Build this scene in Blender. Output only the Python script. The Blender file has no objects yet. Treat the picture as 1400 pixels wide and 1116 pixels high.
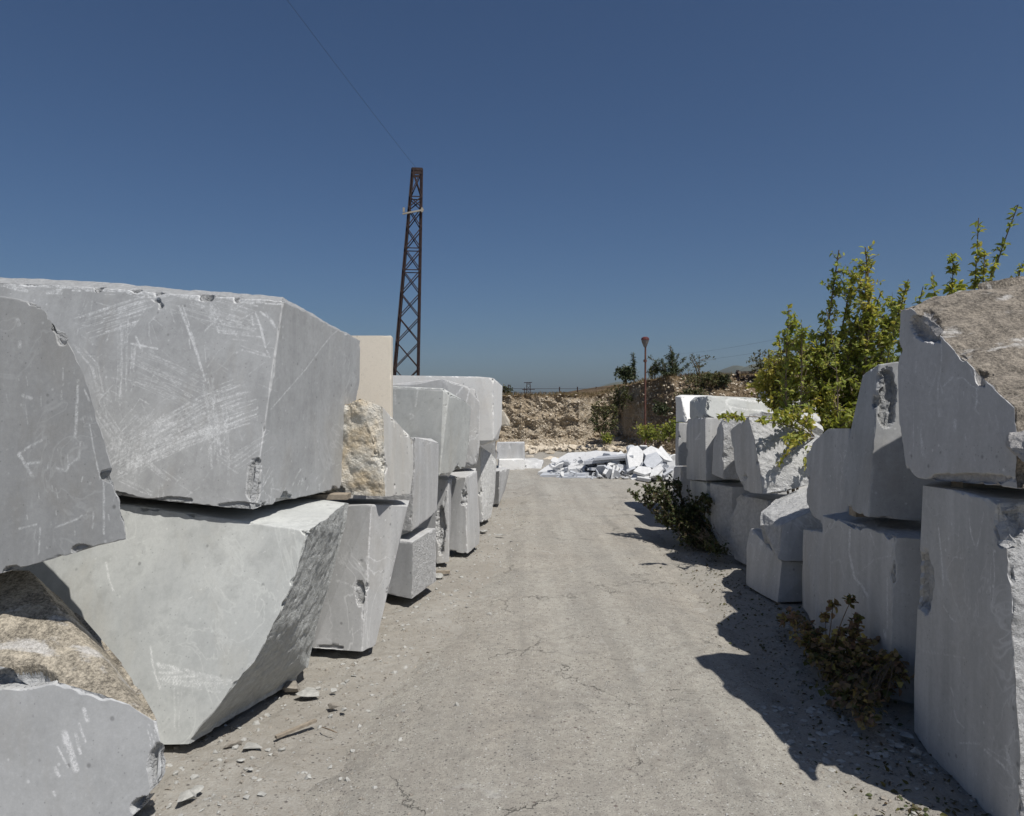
import bpy, math, random
import numpy as np
from mathutils import Vector, Matrix
from mathutils.geometry import delaunay_2d_cdt
import bmesh

rng = np.random.default_rng(7)
random.seed(7)
scn = bpy.context.scene
COL = scn.collection
H = 1.8          # camera height
F = 1000.0       # focal length in photo pixels (1400 wide)
HZ = 547.0       # horizon row

# ---------------------------------------------------------------- camera
cam_d = bpy.data.cameras.new("camera")
cam = bpy.data.objects.new("camera", cam_d)
COL.objects.link(cam)
cam.location = (0, 0, H)
cam.rotation_euler = (math.radians(90), 0, 0)
cam_d.sensor_width = 36.0
cam_d.lens = 36.0 * F / 1400.0
cam_d.shift_y = -(558.0 - HZ) / 1400.0
cam_d.clip_start = 0.05
cam_d.clip_end = 9000
scn.camera = cam

# ---------------------------------------------------------------- light
SUN = Vector((0.338, -0.375, 0.863)).normalized()
world = bpy.data.worlds.new("World")
scn.world = world
world.use_nodes = True
wn = world.node_tree
for n in list(wn.nodes):
    wn.nodes.remove(n)
wo = wn.nodes.new("ShaderNodeOutputWorld")
wb = wn.nodes.new("ShaderNodeBackground")
sky = wn.nodes.new("ShaderNodeTexSky")
sky.sky_type = 'NISHITA'
sky.sun_disc = False
sky.sun_elevation = math.asin(SUN.z)
sky.sun_rotation = math.atan2(SUN.x, SUN.y)
sky.altitude = 300
sky.air_density = 1.0
sky.dust_density = 1.5
sky.ozone_density = 10.0
wb.inputs['Strength'].default_value = 0.056
wn.links.new(sky.outputs[0], wb.inputs[0])
wn.links.new(wb.outputs[0], wo.inputs[0])
sd = bpy.data.lights.new("sun", 'SUN')
sd.energy = 4.8
sd.angle = math.radians(0.5)
sd.color = (1.0, 0.965, 0.91)
so = bpy.data.objects.new("sun", sd)
COL.objects.link(so)
so.rotation_euler = SUN.to_track_quat('Z', 'Y').to_euler()
so.location = (10, -10, 30)
scn.view_settings.view_transform = 'Standard'
scn.view_settings.look = 'None'
scn.view_settings.exposure = 0.0
scn.view_settings.gamma = 1.0
scn.view_settings.use_curve_mapping = False
scn.render.engine = 'CYCLES'

# ---------------------------------------------------------------- helpers
def P(px, py, d):
    return np.array([(px - 700.0) / F * d, d, H - (py - HZ) / F * d])

def flat(fl, refs):
    """put a traced outline on ONE plane fixed by three reference corners (px,py,d)"""
    o = np.array([0, 0, H]); a_, b_, c_ = [P(*r) for r in refs]
    n = np.cross(b_ - a_, c_ - a_); out = []
    for q in fl:
        r = np.array([(q[0] - 700.0) / F, 1.0, -(q[1] - HZ) / F])
        out.append(o + r * (n @ (a_ - o)) / (n @ r))
    return out

def proj(V):
    return 700 + F * V[:, 0] / V[:, 1], HZ + F * (H - V[:, 2]) / V[:, 1]

def _h(i, j, k, s):
    n = (i * 73856093) ^ (j * 19349663) ^ (k * 83492791) ^ (s * 2654435 + 1013)
    n = n & 0x7fffffff
    n = (n ^ (n >> 13)) * 1274126177 & 0x7fffffff
    n = (n ^ (n >> 16)) * 668265263 & 0x7fffffff
    return (n ^ (n >> 15)) / 2147483647.0

def noise(p, freq=1.0, seed=0):
    q = np.asarray(p, float) * freq + seed * 17.31
    f = np.floor(q).astype(np.int64)
    t = q - f
    t = t * t * (3 - 2 * t)
    i, j, k = f[:, 0], f[:, 1], f[:, 2]
    r = 0
    for a in (0, 1):
        wa = t[:, 0] if a else 1 - t[:, 0]
        for b in (0, 1):
            wbb = t[:, 1] if b else 1 - t[:, 1]
            for c in (0, 1):
                wc = t[:, 2] if c else 1 - t[:, 2]
                r = r + wa * wbb * wc * _h(i + a, j + b, k + c, seed)
    return r

def fbm(p, freq=1.0, seed=0, octv=4, gain=0.5):
    r = 0; a = 1; s = 0
    for o in range(octv):
        r = r + a * noise(p, freq * 2 ** o, seed + o * 5)
        s += a; a *= gain
    return r / s

def sstep(a, b, x):
    t = np.clip((x - a) / (b - a), 0, 1)
    return t * t * (3 - 2 * t)

def mesh_obj(name, V, Fc, mats=None, parent=None, origin=None, smooth=False, attr=None, attrname='surf'):
    V = np.asarray(V, float)
    if origin is None:
        if parent is None:
            origin = np.array([(V[:, 0].min() + V[:, 0].max()) / 2, (V[:, 1].min() + V[:, 1].max()) / 2, V[:, 2].min()])
        else:
            origin = np.zeros(3)
    me = bpy.data.meshes.new(name)
    W = V - origin
    if isinstance(Fc, np.ndarray):
        n, k = Fc.shape
        me.vertices.add(len(W)); me.vertices.foreach_set('co', W.ravel())
        me.loops.add(n * k); me.loops.foreach_set('vertex_index', Fc.ravel().astype(np.int32))
        me.polygons.add(n); me.polygons.foreach_set('loop_start', np.arange(0, n * k, k, dtype=np.int32))
        me.update(calc_edges=True)
    else:
        me.from_pydata([tuple(v) for v in W], [], [tuple(int(i) for i in f) for f in Fc])
        me.update()
    me.validate()
    if attr is not None:
        a = me.color_attributes.new(attrname, 'FLOAT_COLOR', 'POINT')
        a.data.foreach_set('color', np.ascontiguousarray(attr, dtype=np.float32).ravel())
    me.polygons.foreach_set('use_smooth', np.full(len(me.polygons), smooth))
    o = bpy.data.objects.new(name, me)
    COL.objects.link(o)
    if parent is not None:
        o.parent = parent
    o.location = origin
    if mats is not None:
        me.materials.append(mats)
    return o

def tag(o, label=None, cat=None, group=None, kind=None):
    if label: o['label'] = label
    if cat: o['category'] = cat
    if group: o['group'] = group
    if kind: o['kind'] = kind
    return o

def empty(name, loc, label, cat, group=None):
    o = bpy.data.objects.new(name, None)
    COL.objects.link(o)
    o.location = loc
    o.empty_display_size = 0.2
    return tag(o, label, cat, group)

# ---------------------------------------------------------------- materials
class NT:
    def __init__(s, name):
        s.m = bpy.data.materials.new(name); s.m.use_nodes = True
        s.t = s.m.node_tree
        s.b = s.t.nodes['Principled BSDF']
        s.out = s.t.nodes['Material Output']
        s.co = s.t.nodes.new('ShaderNodeTexCoord').outputs['Object']
    def n(s, typ, **kw):
        nd = s.t.nodes.new(typ)
        for k, v in kw.items():
            setattr(nd, k, v)
        return nd
    def l(s, a, b): s.t.links.new(a, b)
    def setin(s, sock, v):
        if hasattr(v, 'is_output') or isinstance(v, bpy.types.NodeSocket): s.l(v, sock)
        else: sock.default_value = v
    def mapping(s, scale=(1, 1, 1), rot=(0, 0, 0), loc=(0, 0, 0), src=None):
        m = s.n('ShaderNodeMapping'); s.l(src or s.co, m.inputs[0])
        m.inputs['Scale'].default_value = scale; m.inputs['Rotation'].default_value = rot; m.inputs['Location'].default_value = loc
        return m.outputs[0]
    def noise(s, scale, detail=3, rough=0.55, vec=None, dist=0.0, col=False):
        n = s.n('ShaderNodeTexNoise'); s.l(vec or s.co, n.inputs['Vector'])
        n.inputs['Scale'].default_value = scale; n.inputs['Detail'].default_value = detail
        n.inputs['Roughness'].default_value = rough; n.inputs['Distortion'].default_value = dist
        return n.outputs['Color'] if col else n.outputs['Fac']
    def vor(s, scale, feature='F1', vec=None, out='Distance', rnd=1.0):
        n = s.n('ShaderNodeTexVoronoi'); n.feature = feature; s.l(vec or s.co, n.inputs['Vector'])
        n.inputs['Scale'].default_value = scale; n.inputs['Randomness'].default_value = rnd
        return n.outputs[out]
    def math(s, op, a, b=0.0, c=0.0, clamp=False):
        n = s.n('ShaderNodeMath'); n.operation = op; n.use_clamp = clamp
        s.setin(n.inputs[0], a); s.setin(n.inputs[1], b)
        if len(n.inputs) > 2: s.setin(n.inputs[2], c)
        return n.outputs[0]
    def rng(s, v, a, b, c=0.0, d=1.0, smooth=False):
        n = s.n('ShaderNodeMapRange'); n.clamp = True
        if smooth: n.interpolation_type = 'SMOOTHSTEP'
        s.setin(n.inputs[0], v); n.inputs[1].default_value = a; n.inputs[2].default_value = b
        n.inputs[3].default_value = c; n.inputs[4].default_value = d
        return n.outputs[0]
    def mix(s, f, a, b, mode='MIX'):
        n = s.n('ShaderNodeMix'); n.data_type = 'RGBA'; n.blend_type = mode
        s.setin(n.inputs[0], f)
        for i, v in ((6, a), (7, b)):
            if isinstance(v, (tuple, list)): n.inputs[i].default_value = (v[0], v[1], v[2], 1)
            else: s.setin(n.inputs[i], v)
        return n.outputs[2]
    def ramp(s, v, stops):
        n = s.n('ShaderNodeValToRGB'); s.l(v, n.inputs[0])
        cr = n.color_ramp
        while len(cr.elements) > 1: cr.elements.remove(cr.elements[-1])
        cr.elements[0].position = stops[0][0]; cr.elements[0].color = (*stops[0][1], 1)
        for p, c in stops[1:]:
            e = cr.elements.new(p); e.color = (*c, 1)
        return n.outputs[0]
    def attr(s, name):
        n = s.n('ShaderNodeAttribute'); n.attribute_name = name
        sp = s.n('ShaderNodeSeparateColor'); s.l(n.outputs['Color'], sp.inputs[0])
        return sp.outputs[0], sp.outputs[1], sp.outputs[2], n.outputs['Alpha']
    def bump(s, h, strength, dist, prev=None):
        n = s.n('ShaderNodeBump'); s.l(h, n.inputs['Height'])
        n.inputs['Strength'].default_value = strength; n.inputs['Distance'].default_value = dist
        if prev: s.l(prev, n.inputs['Normal'])
        return n.outputs[0]
    def fin(s, color, rough=0.8, normal=None, spec=0.3):
        s.setin(s.b.inputs['Base Color'], color if not isinstance(color, tuple) else (*color, 1))
        s.setin(s.b.inputs['Roughness'], rough)
        s.b.inputs['Specular IOR Level'].default_value = spec
        if normal: s.l(normal, s.b.inputs['Normal'])
        return s.m

def marble(name, base, light=None, vein=0.35, cloud=0.25, streak=0.3, brown=(0.30, 0.235, 0.18), broken=None, scuff=0.35, seed=0.0, stain=None):
    t = NT(name)
    light = light or tuple(min(0.8, c * 1.5 + 0.05) for c in base)
    broken = broken or tuple(min(0.72, c * 1.15 + 0.03) for c in base)
    R, G, B, A = t.attr('surf')
    oi = t.n('ShaderNodeObjectInfo')
    off = t.n('ShaderNodeVectorMath'); off.operation = 'ADD'
    t.l(t.co, off.inputs[0])
    sc = t.n('ShaderNodeVectorMath'); sc.operation = 'SCALE'; sc.inputs[0].default_value = (37.0, 19.0, 23.0); t.l(oi.outputs['Random'], sc.inputs['Scale'])
    t.l(sc.outputs[0], off.inputs[1])
    vec = off.outputs[0]
    big = t.noise(2.2, 4, 0.55, vec, 0.6)
    mid = t.noise(9.0, 5, 0.6, vec, 0.3)
    fine = t.noise(140, 3, 0.6, vec)
    col = t.mix(t.rng(big, 0.35, 0.7, 0, cloud), base, light)
    dark = tuple(c * 0.72 for c in base)
    col = t.mix(t.rng(mid, 0.5, 0.75, 0, cloud * 0.9), col, dark)
    # faint saw streaks running down the sawn faces
    st = t.noise(2.6, 5, 0.55, t.mapping((3.2, 3.2, 0.30), (0.06, 0.03, 0), src=vec), 0.25)
    col = t.mix(t.rng(st, 0.45, 0.75, 0, streak), col, light)
    st2 = t.noise(1.9, 5, 0.55, t.mapping((3.0, 3.0, 0.35), (0.05, -0.08, 0), (3, 1, 0), src=vec))
    col = t.mix(t.rng(st2, 0.52, 0.78, 0, streak * 0.9), col, dark)
    # dust stains, pits and small dings on the sawn faces
    stn = t.noise(1.3, 5, 0.7, t.mapping((1.4, 1.4, 0.6), loc=(7, 1, 3), src=vec), 0.6)
    col = t.mix(t.rng(stn, 0.52, 0.72, 0, 0.38), col, (base[0] * 0.92, base[1] * 0.83, base[2] * 0.70))
    grit = t.noise(34, 4, 0.7, vec)
    col = t.mix(t.rng(grit, 0.52, 0.72, 0, 0.30), col, dark)
    col = t.mix(t.rng(grit, 0.46, 0.28, 0, 0.26), col, light)
    for sc_, th_, cc_, ms_ in ((30, 0.955, light, 0.8), (22, 0.965, tuple(c * 0.45 for c in base), 0.7), (60, 0.93, tuple(c * 0.5 for c in base), 0.6)):
        vd_ = t.vor(sc_, vec=vec); vcc = t.n('ShaderNodeSeparateColor'); t.l(t.vor(sc_, vec=vec, out='Color'), vcc.inputs[0])
        col = t.mix(t.math('MULTIPLY', t.rng(vcc.outputs[0], th_, th_ + 0.01), t.rng(vd_, 0.30, 0.14, 0, ms_)), col, cc_)
    # veins
    v = t.noise(1.7, 4, 0.6, vec, 1.1)
    vv = t.rng(t.math('ABSOLUTE', t.math('SUBTRACT', v, 0.5)), 0.0, 0.014, min(1, vein * 1.7), 0.0)
    vmask = t.rng(t.noise(1.1, 2, 0.5, vec), 0.45, 0.6)
    col = t.mix(t.math('MULTIPLY', vv, vmask), col, light)
    # generic handling scuffs: stretched thresholded noise in three directions
    sc_tot = None
    for i, (rot, stre) in enumerate((((0.5, 0.2, 0.3), 26), ((-0.55, 0.4, 0.9), 22), ((0.1, 1.2, -0.4), 30))):
        nn = t.noise(2.3, 2, 0.5, t.mapping((stre, stre, 1.1), rot, (i * 3.1, 0, i), src=vec))
        m_ = t.rng(nn, 0.66, 0.74)
        mk = t.rng(t.noise(2.6, 2, 0.5, t.mapping(loc=(i * 5.0, 2, 1), src=vec)), 0.52, 0.68)
        s_ = t.math('MULTIPLY', m_, mk)
        sc_tot = s_ if sc_tot is None else t.math('MAXIMUM', sc_tot, s_)
    sm = t.math('MULTIPLY', sc_tot, t.math('MULTIPLY', t.rng(fine, 0.35, 0.6), scuff))
    col = t.mix(sm, col, light)
    # placed scratches and impact marks, and strokes painting a sunlit top edge
    An = t.math('MULTIPLY', A, t.math('MULTIPLY', t.rng(t.noise(48, 4, 0.75, vec), 0.36, 0.62, 0.15, 1.25), t.rng(t.noise(190, 2, 0.6, vec), 0.36, 0.6, 0.35, 1.1)))
    col = t.mix(t.rng(An, 0.06, 0.75, 0, 0.8), col, tuple(min(0.8, c * 1.25 + .05) for c in light))
    col = t.mix(t.rng(fine, 0.35, 0.7, 0, 0.22), col, dark)
    # broken stone
    bn = t.noise(26, 6, 0.7, vec)
    bn2 = t.noise(7, 5, 0.65, vec, 0.8)
    bc = t.mix(t.rng(bn, 0.3, 0.7), tuple(c * 0.72 for c in broken), tuple(min(0.8, c * 1.15) for c in broken))
    bc = t.mix(t.rng(bn2, 0.5, 0.68, 0, 0.5), bc, tuple(c * 0.75 for c in broken))
    if stain: bc = t.mix(t.math('MULTIPLY', t.rng(t.noise(3.6, 5, 0.65, t.mapping(loc=(2, 4, 1)), 0.4), 0.46, 0.66), 0.7), bc, stain)
    Rn = t.rng(t.math('ADD', R, t.math('MULTIPLY', t.math('SUBTRACT', bn2, 0.5), 0.5)), 0.42, 0.58)
    col = t.mix(t.rng(t.math('MULTIPLY', B, t.rng(mid, 0.35, 0.6)), 0.03, 0.3, 0, 0.4), col, light)
    chipf = t.rng(t.math('ADD', B, t.math('MULTIPLY', t.math('SUBTRACT', bn, 0.5), 0.8)), 0.35, 0.6)
    rf = t.math('MAXIMUM', Rn, chipf)
    col = t.mix(rf, col, bc)
    # brown weathered skin
    g1 = t.noise(75, 5, 0.8, vec)
    g2 = t.noise(3.5, 4, 0.6, vec, 0.7)
    br = t.mix(t.rng(t.math('ADD', t.math('MULTIPLY', g1, 0.6), t.math('MULTIPLY', t.noise(11, 5, 0.65, t.mapping((1, 1, .5), src=vec), 0.4), 0.4)), 0.41, 0.60), tuple(c * 0.38 for c in brown), tuple(min(0.8, c * 1.7) for c in brown))
    br = t.mix(t.rng(t.noise(3.0, 5, 0.65, t.mapping((1, 2.6, 1.5), src=vec), 0.5), 0.56, 0.66, 0, 0.9), br, t.mix(t.rng(g1, 0.35, 0.6), (0.36, 0.34, 0.31), (0.68, 0.66, 0.63)))
    Gn = t.rng(t.math('ADD', G, t.math('MULTIPLY', t.math('SUBTRACT', g2, 0.5), 0.5)), 0.4, 0.6)
    col = t.mix(Gn, col, br)
    h = t.math('MULTIPLY', fine, 0.35)
    nb = t.bump(h, 0.15, 0.004)
    rough_any = t.math('MAXIMUM', rf, Gn)
    hb = t.math('MULTIPLY', t.math('ADD', bn, t.math('MULTIPLY', t.noise(70, 5, 0.7, vec), 0.6)), rough_any)
    nb = t.bump(hb, 0.75, 0.035, nb)
    return t.fin(col, 0.72, nb, 0.3)

M = {}
M['grey'] = marble('grey_marble', (0.335, 0.34, 0.34), cloud=0.45, vein=0.3, scuff=0.5)
M['greyd'] = marble('dull_grey_marble', (0.30, 0.305, 0.305), vein=0.2, scuff=0.35)
M['grey2'] = marble('pale_grey_marble', (0.44, 0.45, 0.435), light=(0.6, 0.61, 0.58), vein=0.4, cloud=0.7, streak=0.25, scuff=0.25)
M['mid'] = marble('mid_grey_marble', (0.43, 0.43, 0.425), vein=0.45, streak=0.5, scuff=0.45)
M['white'] = marble('white_marble', (0.76, 0.75, 0.72), light=(0.8, 0.8, 0.78), vein=0.2, cloud=0.3, streak=0.4, scuff=0.3, broken=(0.7, 0.7, 0.68))
M['cream'] = marble('cream_limestone', (0.74, 0.67, 0.56), light=(0.78, 0.72, 0.61), vein=0.1, cloud=0.2, streak=0.15, scuff=0.05)
M['ochre'] = marble('ochre_stained_marble', (0.50, 0.49, 0.46), light=(0.64, 0.63, 0.6), vein=0.2, streak=0.7, brown=(0.50, 0.37, 0.22), broken=(0.70, 0.67, 0.6), stain=(0.60, 0.46, 0.27))
M['tan'] = marble('tan_skinned_marble', (0.39, 0.395, 0.395), vein=0.15, cloud=0.3, streak=0.15, brown=(0.36, 0.32, 0.255), scuff=0.3)
M['brown'] = marble('brown_skinned_marble', (0.44, 0.435, 0.43), vein=0.15, streak=0.3, brown=(0.23, 0.20, 0.162), scuff=0.3, broken=(0.5, 0.48, 0.46))

def simple(name, c, rough=0.8, var=0.3, scale=20, bump=0.3, bd=0.01, metallic=0):
    t = NT(name)
    n = t.noise(scale, 5, 0.65)
    col = t.mix(t.rng(n, 0.3, 0.7), tuple(x * (1 - var) for x in c), tuple(min(1, x * (1 + var)) for x in c))
    t.b.inputs['Metallic'].default_value = metallic
    return t.fin(col, rough, t.bump(n, bump, bd))

def leafmat(name, cols, trans=0.35):
    t = NT(name)
    R, G, B, A = t.attr('tint')
    col = t.ramp(R, cols)
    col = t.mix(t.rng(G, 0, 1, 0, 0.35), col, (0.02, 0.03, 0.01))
    t.fin(col, 0.55, None, 0.3)
    tr = t.n('ShaderNodeBsdfTranslucent')
    tc = t.mix(1.0, col, (1.0, 1.0, 0.55), 'MULTIPLY'); t.l(tc, tr.inputs[0])
    mx = t.n('ShaderNodeMixShader'); mx.inputs[0].default_value = trans
    t.l(t.b.outputs[0], mx.inputs[1]); t.l(tr.outputs[0], mx.inputs[2]); t.l(mx.outputs[0], t.out.inputs[0])
    return t.m

M['bark'] = simple('bark', (0.16, 0.125, 0.09), 0.9, 0.4, 30)
M['twig'] = simple('dry_twig', (0.17, 0.13, 0.09), 0.9, 0.4, 30)
M['wood'] = simple('grey_timber', (0.27, 0.23, 0.18), 0.85, 0.35, 25)
M['rust'] = simple('rusty_steel', (0.042, 0.027, 0.025), 0.75, 0.5, 14, metallic=0.2)
M['rustpole'] = simple('red_rusted_pole', (0.11, 0.05, 0.037), 0.75, 0.4, 14)
M['lamphood'] = simple('dark_red_lamp_hood', (0.10, 0.03, 0.03), 0.5, 0.3, 14)
M['lampglass'] = simple('dull_lamp_glass', (0.14, 0.13, 0.13), 0.25, 0.2, 14)
M['wire'] = simple('cable_rubber', (0.03, 0.03, 0.035), 0.6, 0.1, 5)
M['insul'] = simple('pale_crossarm', (0.3, 0.27, 0.22), 0.7, 0.2, 5)
M['leaf'] = leafmat('poplar_leaf', [(0.0, (0.17, 0.22, 0.055)), (0.45, (0.29, 0.34, 0.08)), (0.8, (0.42, 0.44, 0.11)), (1.0, (0.55, 0.48, 0.12))], 0.5)
M['leafdark'] = leafmat('dark_shrub_leaf', [(0.0, (0.04, 0.055, 0.02)), (0.55, (0.08, 0.10, 0.035)), (0.85, (0.10, 0.062, 0.035)), (1.0, (0.12, 0.11, 0.03))], 0.2)
M['leafred'] = leafmat('autumn_bramble_leaf', [(0.0, (0.08, 0.10, 0.03)), (0.4, (0.15, 0.15, 0.05)), (0.65, (0.30, 0.18, 0.13)), (1.0, (0.44, 0.37, 0.12))], 0.3)
M['conifer'] = leafmat('juniper_foliage', [(0.0, (0.03, 0.045, 0.02)), (1.0, (0.09, 0.11, 0.05))], 0.1)
M['bankleaf'] = leafmat('bank_shrub_leaf', [(0.0, (0.04, 0.055, 0.02)), (0.6, (0.09, 0.10, 0.035)), (1.0, (0.19, 0.16, 0.07))], 0.2)
M['drygrass'] = leafmat('dry_grass', [(0.0, (0.16, 0.11, 0.06)), (0.6, (0.27, 0.2, 0.11)), (1.0, (0.13, 0.13, 0.05))], 0.2)
M['chip'] = simple('marble_chip', (0.36, 0.355, 0.33), 0.8, 0.25, 30)
M['chipd'] = simple('dirty_stone', (0.26, 0.235, 0.20), 0.85, 0.3, 30)
M['slabw'] = simple('white_slab', (0.58, 0.58, 0.575), 0.7, 0.16, 12, 0.2)
M['rubble'] = simple('marble_rubble', (0.44, 0.445, 0.45), 0.8, 0.35, 9, 0.3)
M['slabg'] = simple('grey_slab', (0.42, 0.435, 0.46), 0.7, 0.12, 12, 0.25)
M['cobble'] = simple('bank_stone', (0.54, 0.47, 0.37), 0.9, 0.3, 8)
M['litter'] = simple('dead_leaf', (0.12, 0.09, 0.06), 0.9, 0.4, 30)

# ---------------------------------------------------------------- block builder
def hull_planes(pts):
    bm = bmesh.new()
    for p in pts: bm.verts.new(p)
    r = bmesh.ops.convex_hull(bm, input=bm.verts)
    bad = [g for g in r['geom_interior'] + r['geom_unused'] if isinstance(g, bmesh.types.BMVert)]
    bmesh.ops.delete(bm, geom=list(set(bad)), context='VERTS')
    bmesh.ops.triangulate(bm, faces=bm.faces)
    bm.normal_update(); bm.verts.index_update()
    V = np.array([v.co[:] for v in bm.verts])
    Fc = np.array([[v.index for v in f.verts] for f in bm.faces])
    bm.free()
    c = V.mean(0)
    A, Bv, C = V[Fc[:, 0]], V[Fc[:, 1]], V[Fc[:, 2]]
    N = np.cross(Bv - A, C - A); ar = np.linalg.norm(N, axis=1)
    flip = ((A - c) * N).sum(1) < 0
    Fc[flip] = Fc[flip][:, ::-1]; N[flip] *= -1
    N /= ar[:, None] + 1e-12
    # cluster near coplanar triangles (area first) into planes
    order = np.argsort(-ar); pid = -np.ones(len(Fc), int); PN = []; PD = []
    for i in order:
        for k, (n, d) in enumerate(zip(PN, PD)):
            if n @ N[i] > 0.985 and np.abs(V[Fc[i]] @ n - d).max() < 0.035:
                pid[i] = k; break
        else:
            pid[i] = len(PN); PN.append(N[i].copy()); PD.append(float((V[Fc[i]] @ N[i]).mean()))
    return V, Fc, N, pid, np.array(PN), np.array(PD)

def refine(V, Fc, fid, Lfun, vis, maxit=12):
    for _ in range(maxit):
        E = np.concatenate([Fc[:, [0, 1]], Fc[:, [1, 2]], Fc[:, [2, 0]]]); nf = len(Fc)
        Es = np.sort(E, 1); key = Es[:, 0].astype(np.int64) * (len(V) + 1) + Es[:, 1]
        u, ix, inv = np.unique(key, return_index=True, return_inverse=True)
        inv = inv.reshape(-1)
        a, b = Es[ix, 0], Es[ix, 1]
        ln = np.linalg.norm(V[a] - V[b], axis=1)
        ev = np.zeros(len(u), bool)
        np.logical_or.at(ev, inv, np.tile(vis[fid], 3))
        L = Lfun((V[a] + V[b]) / 2, ev)
        mk = ln > L
        if not mk.any(): break
        newi = -np.ones(len(u), np.int64); newi[mk] = len(V) + np.arange(mk.sum())
        V = np.vstack([V, (V[a[mk]] + V[b[mk]]) / 2])
        m = newi[inv].reshape(3, nf).T    # midpoints of edges 01,12,20
        has = m >= 0; cnt = has.sum(1)
        out = [Fc[cnt == 0]]; of = [fid[cnt == 0]]
        s = cnt == 3
        f, mm, g = Fc[s], m[s], fid[s]
        out += [np.stack([f[:, 0], mm[:, 0], mm[:, 2]], 1), np.stack([mm[:, 0], f[:, 1], mm[:, 1]], 1), np.stack([mm[:, 2], mm[:, 1], f[:, 2]], 1), mm]
        of += [g] * 4
        for k in range(3):
            r = [(k + i) % 3 for i in range(3)]
            s = (cnt == 1) & has[:, k]
            f, mm, g = Fc[s][:, r], m[s][:, k], fid[s]
            out += [np.stack([f[:, 0], mm, f[:, 2]], 1), np.stack([mm, f[:, 1], f[:, 2]], 1)]; of += [g, g]
            s = (cnt == 2) & ~has[:, k]
            f, mm, g = Fc[s][:, r], m[s][:, r], fid[s]     # unmarked edge is 01; marked 12 (mm1), 20 (mm2)
            out += [np.stack([f[:, 2], mm[:, 2], mm[:, 1]], 1), np.stack([f[:, 0], f[:, 1], mm[:, 1]], 1), np.stack([f[:, 0], mm[:, 1], mm[:, 2]], 1)]; of += [g] * 3
        Fc = np.vstack(out); fid = np.concatenate(of)
    return V, Fc, fid

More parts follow.
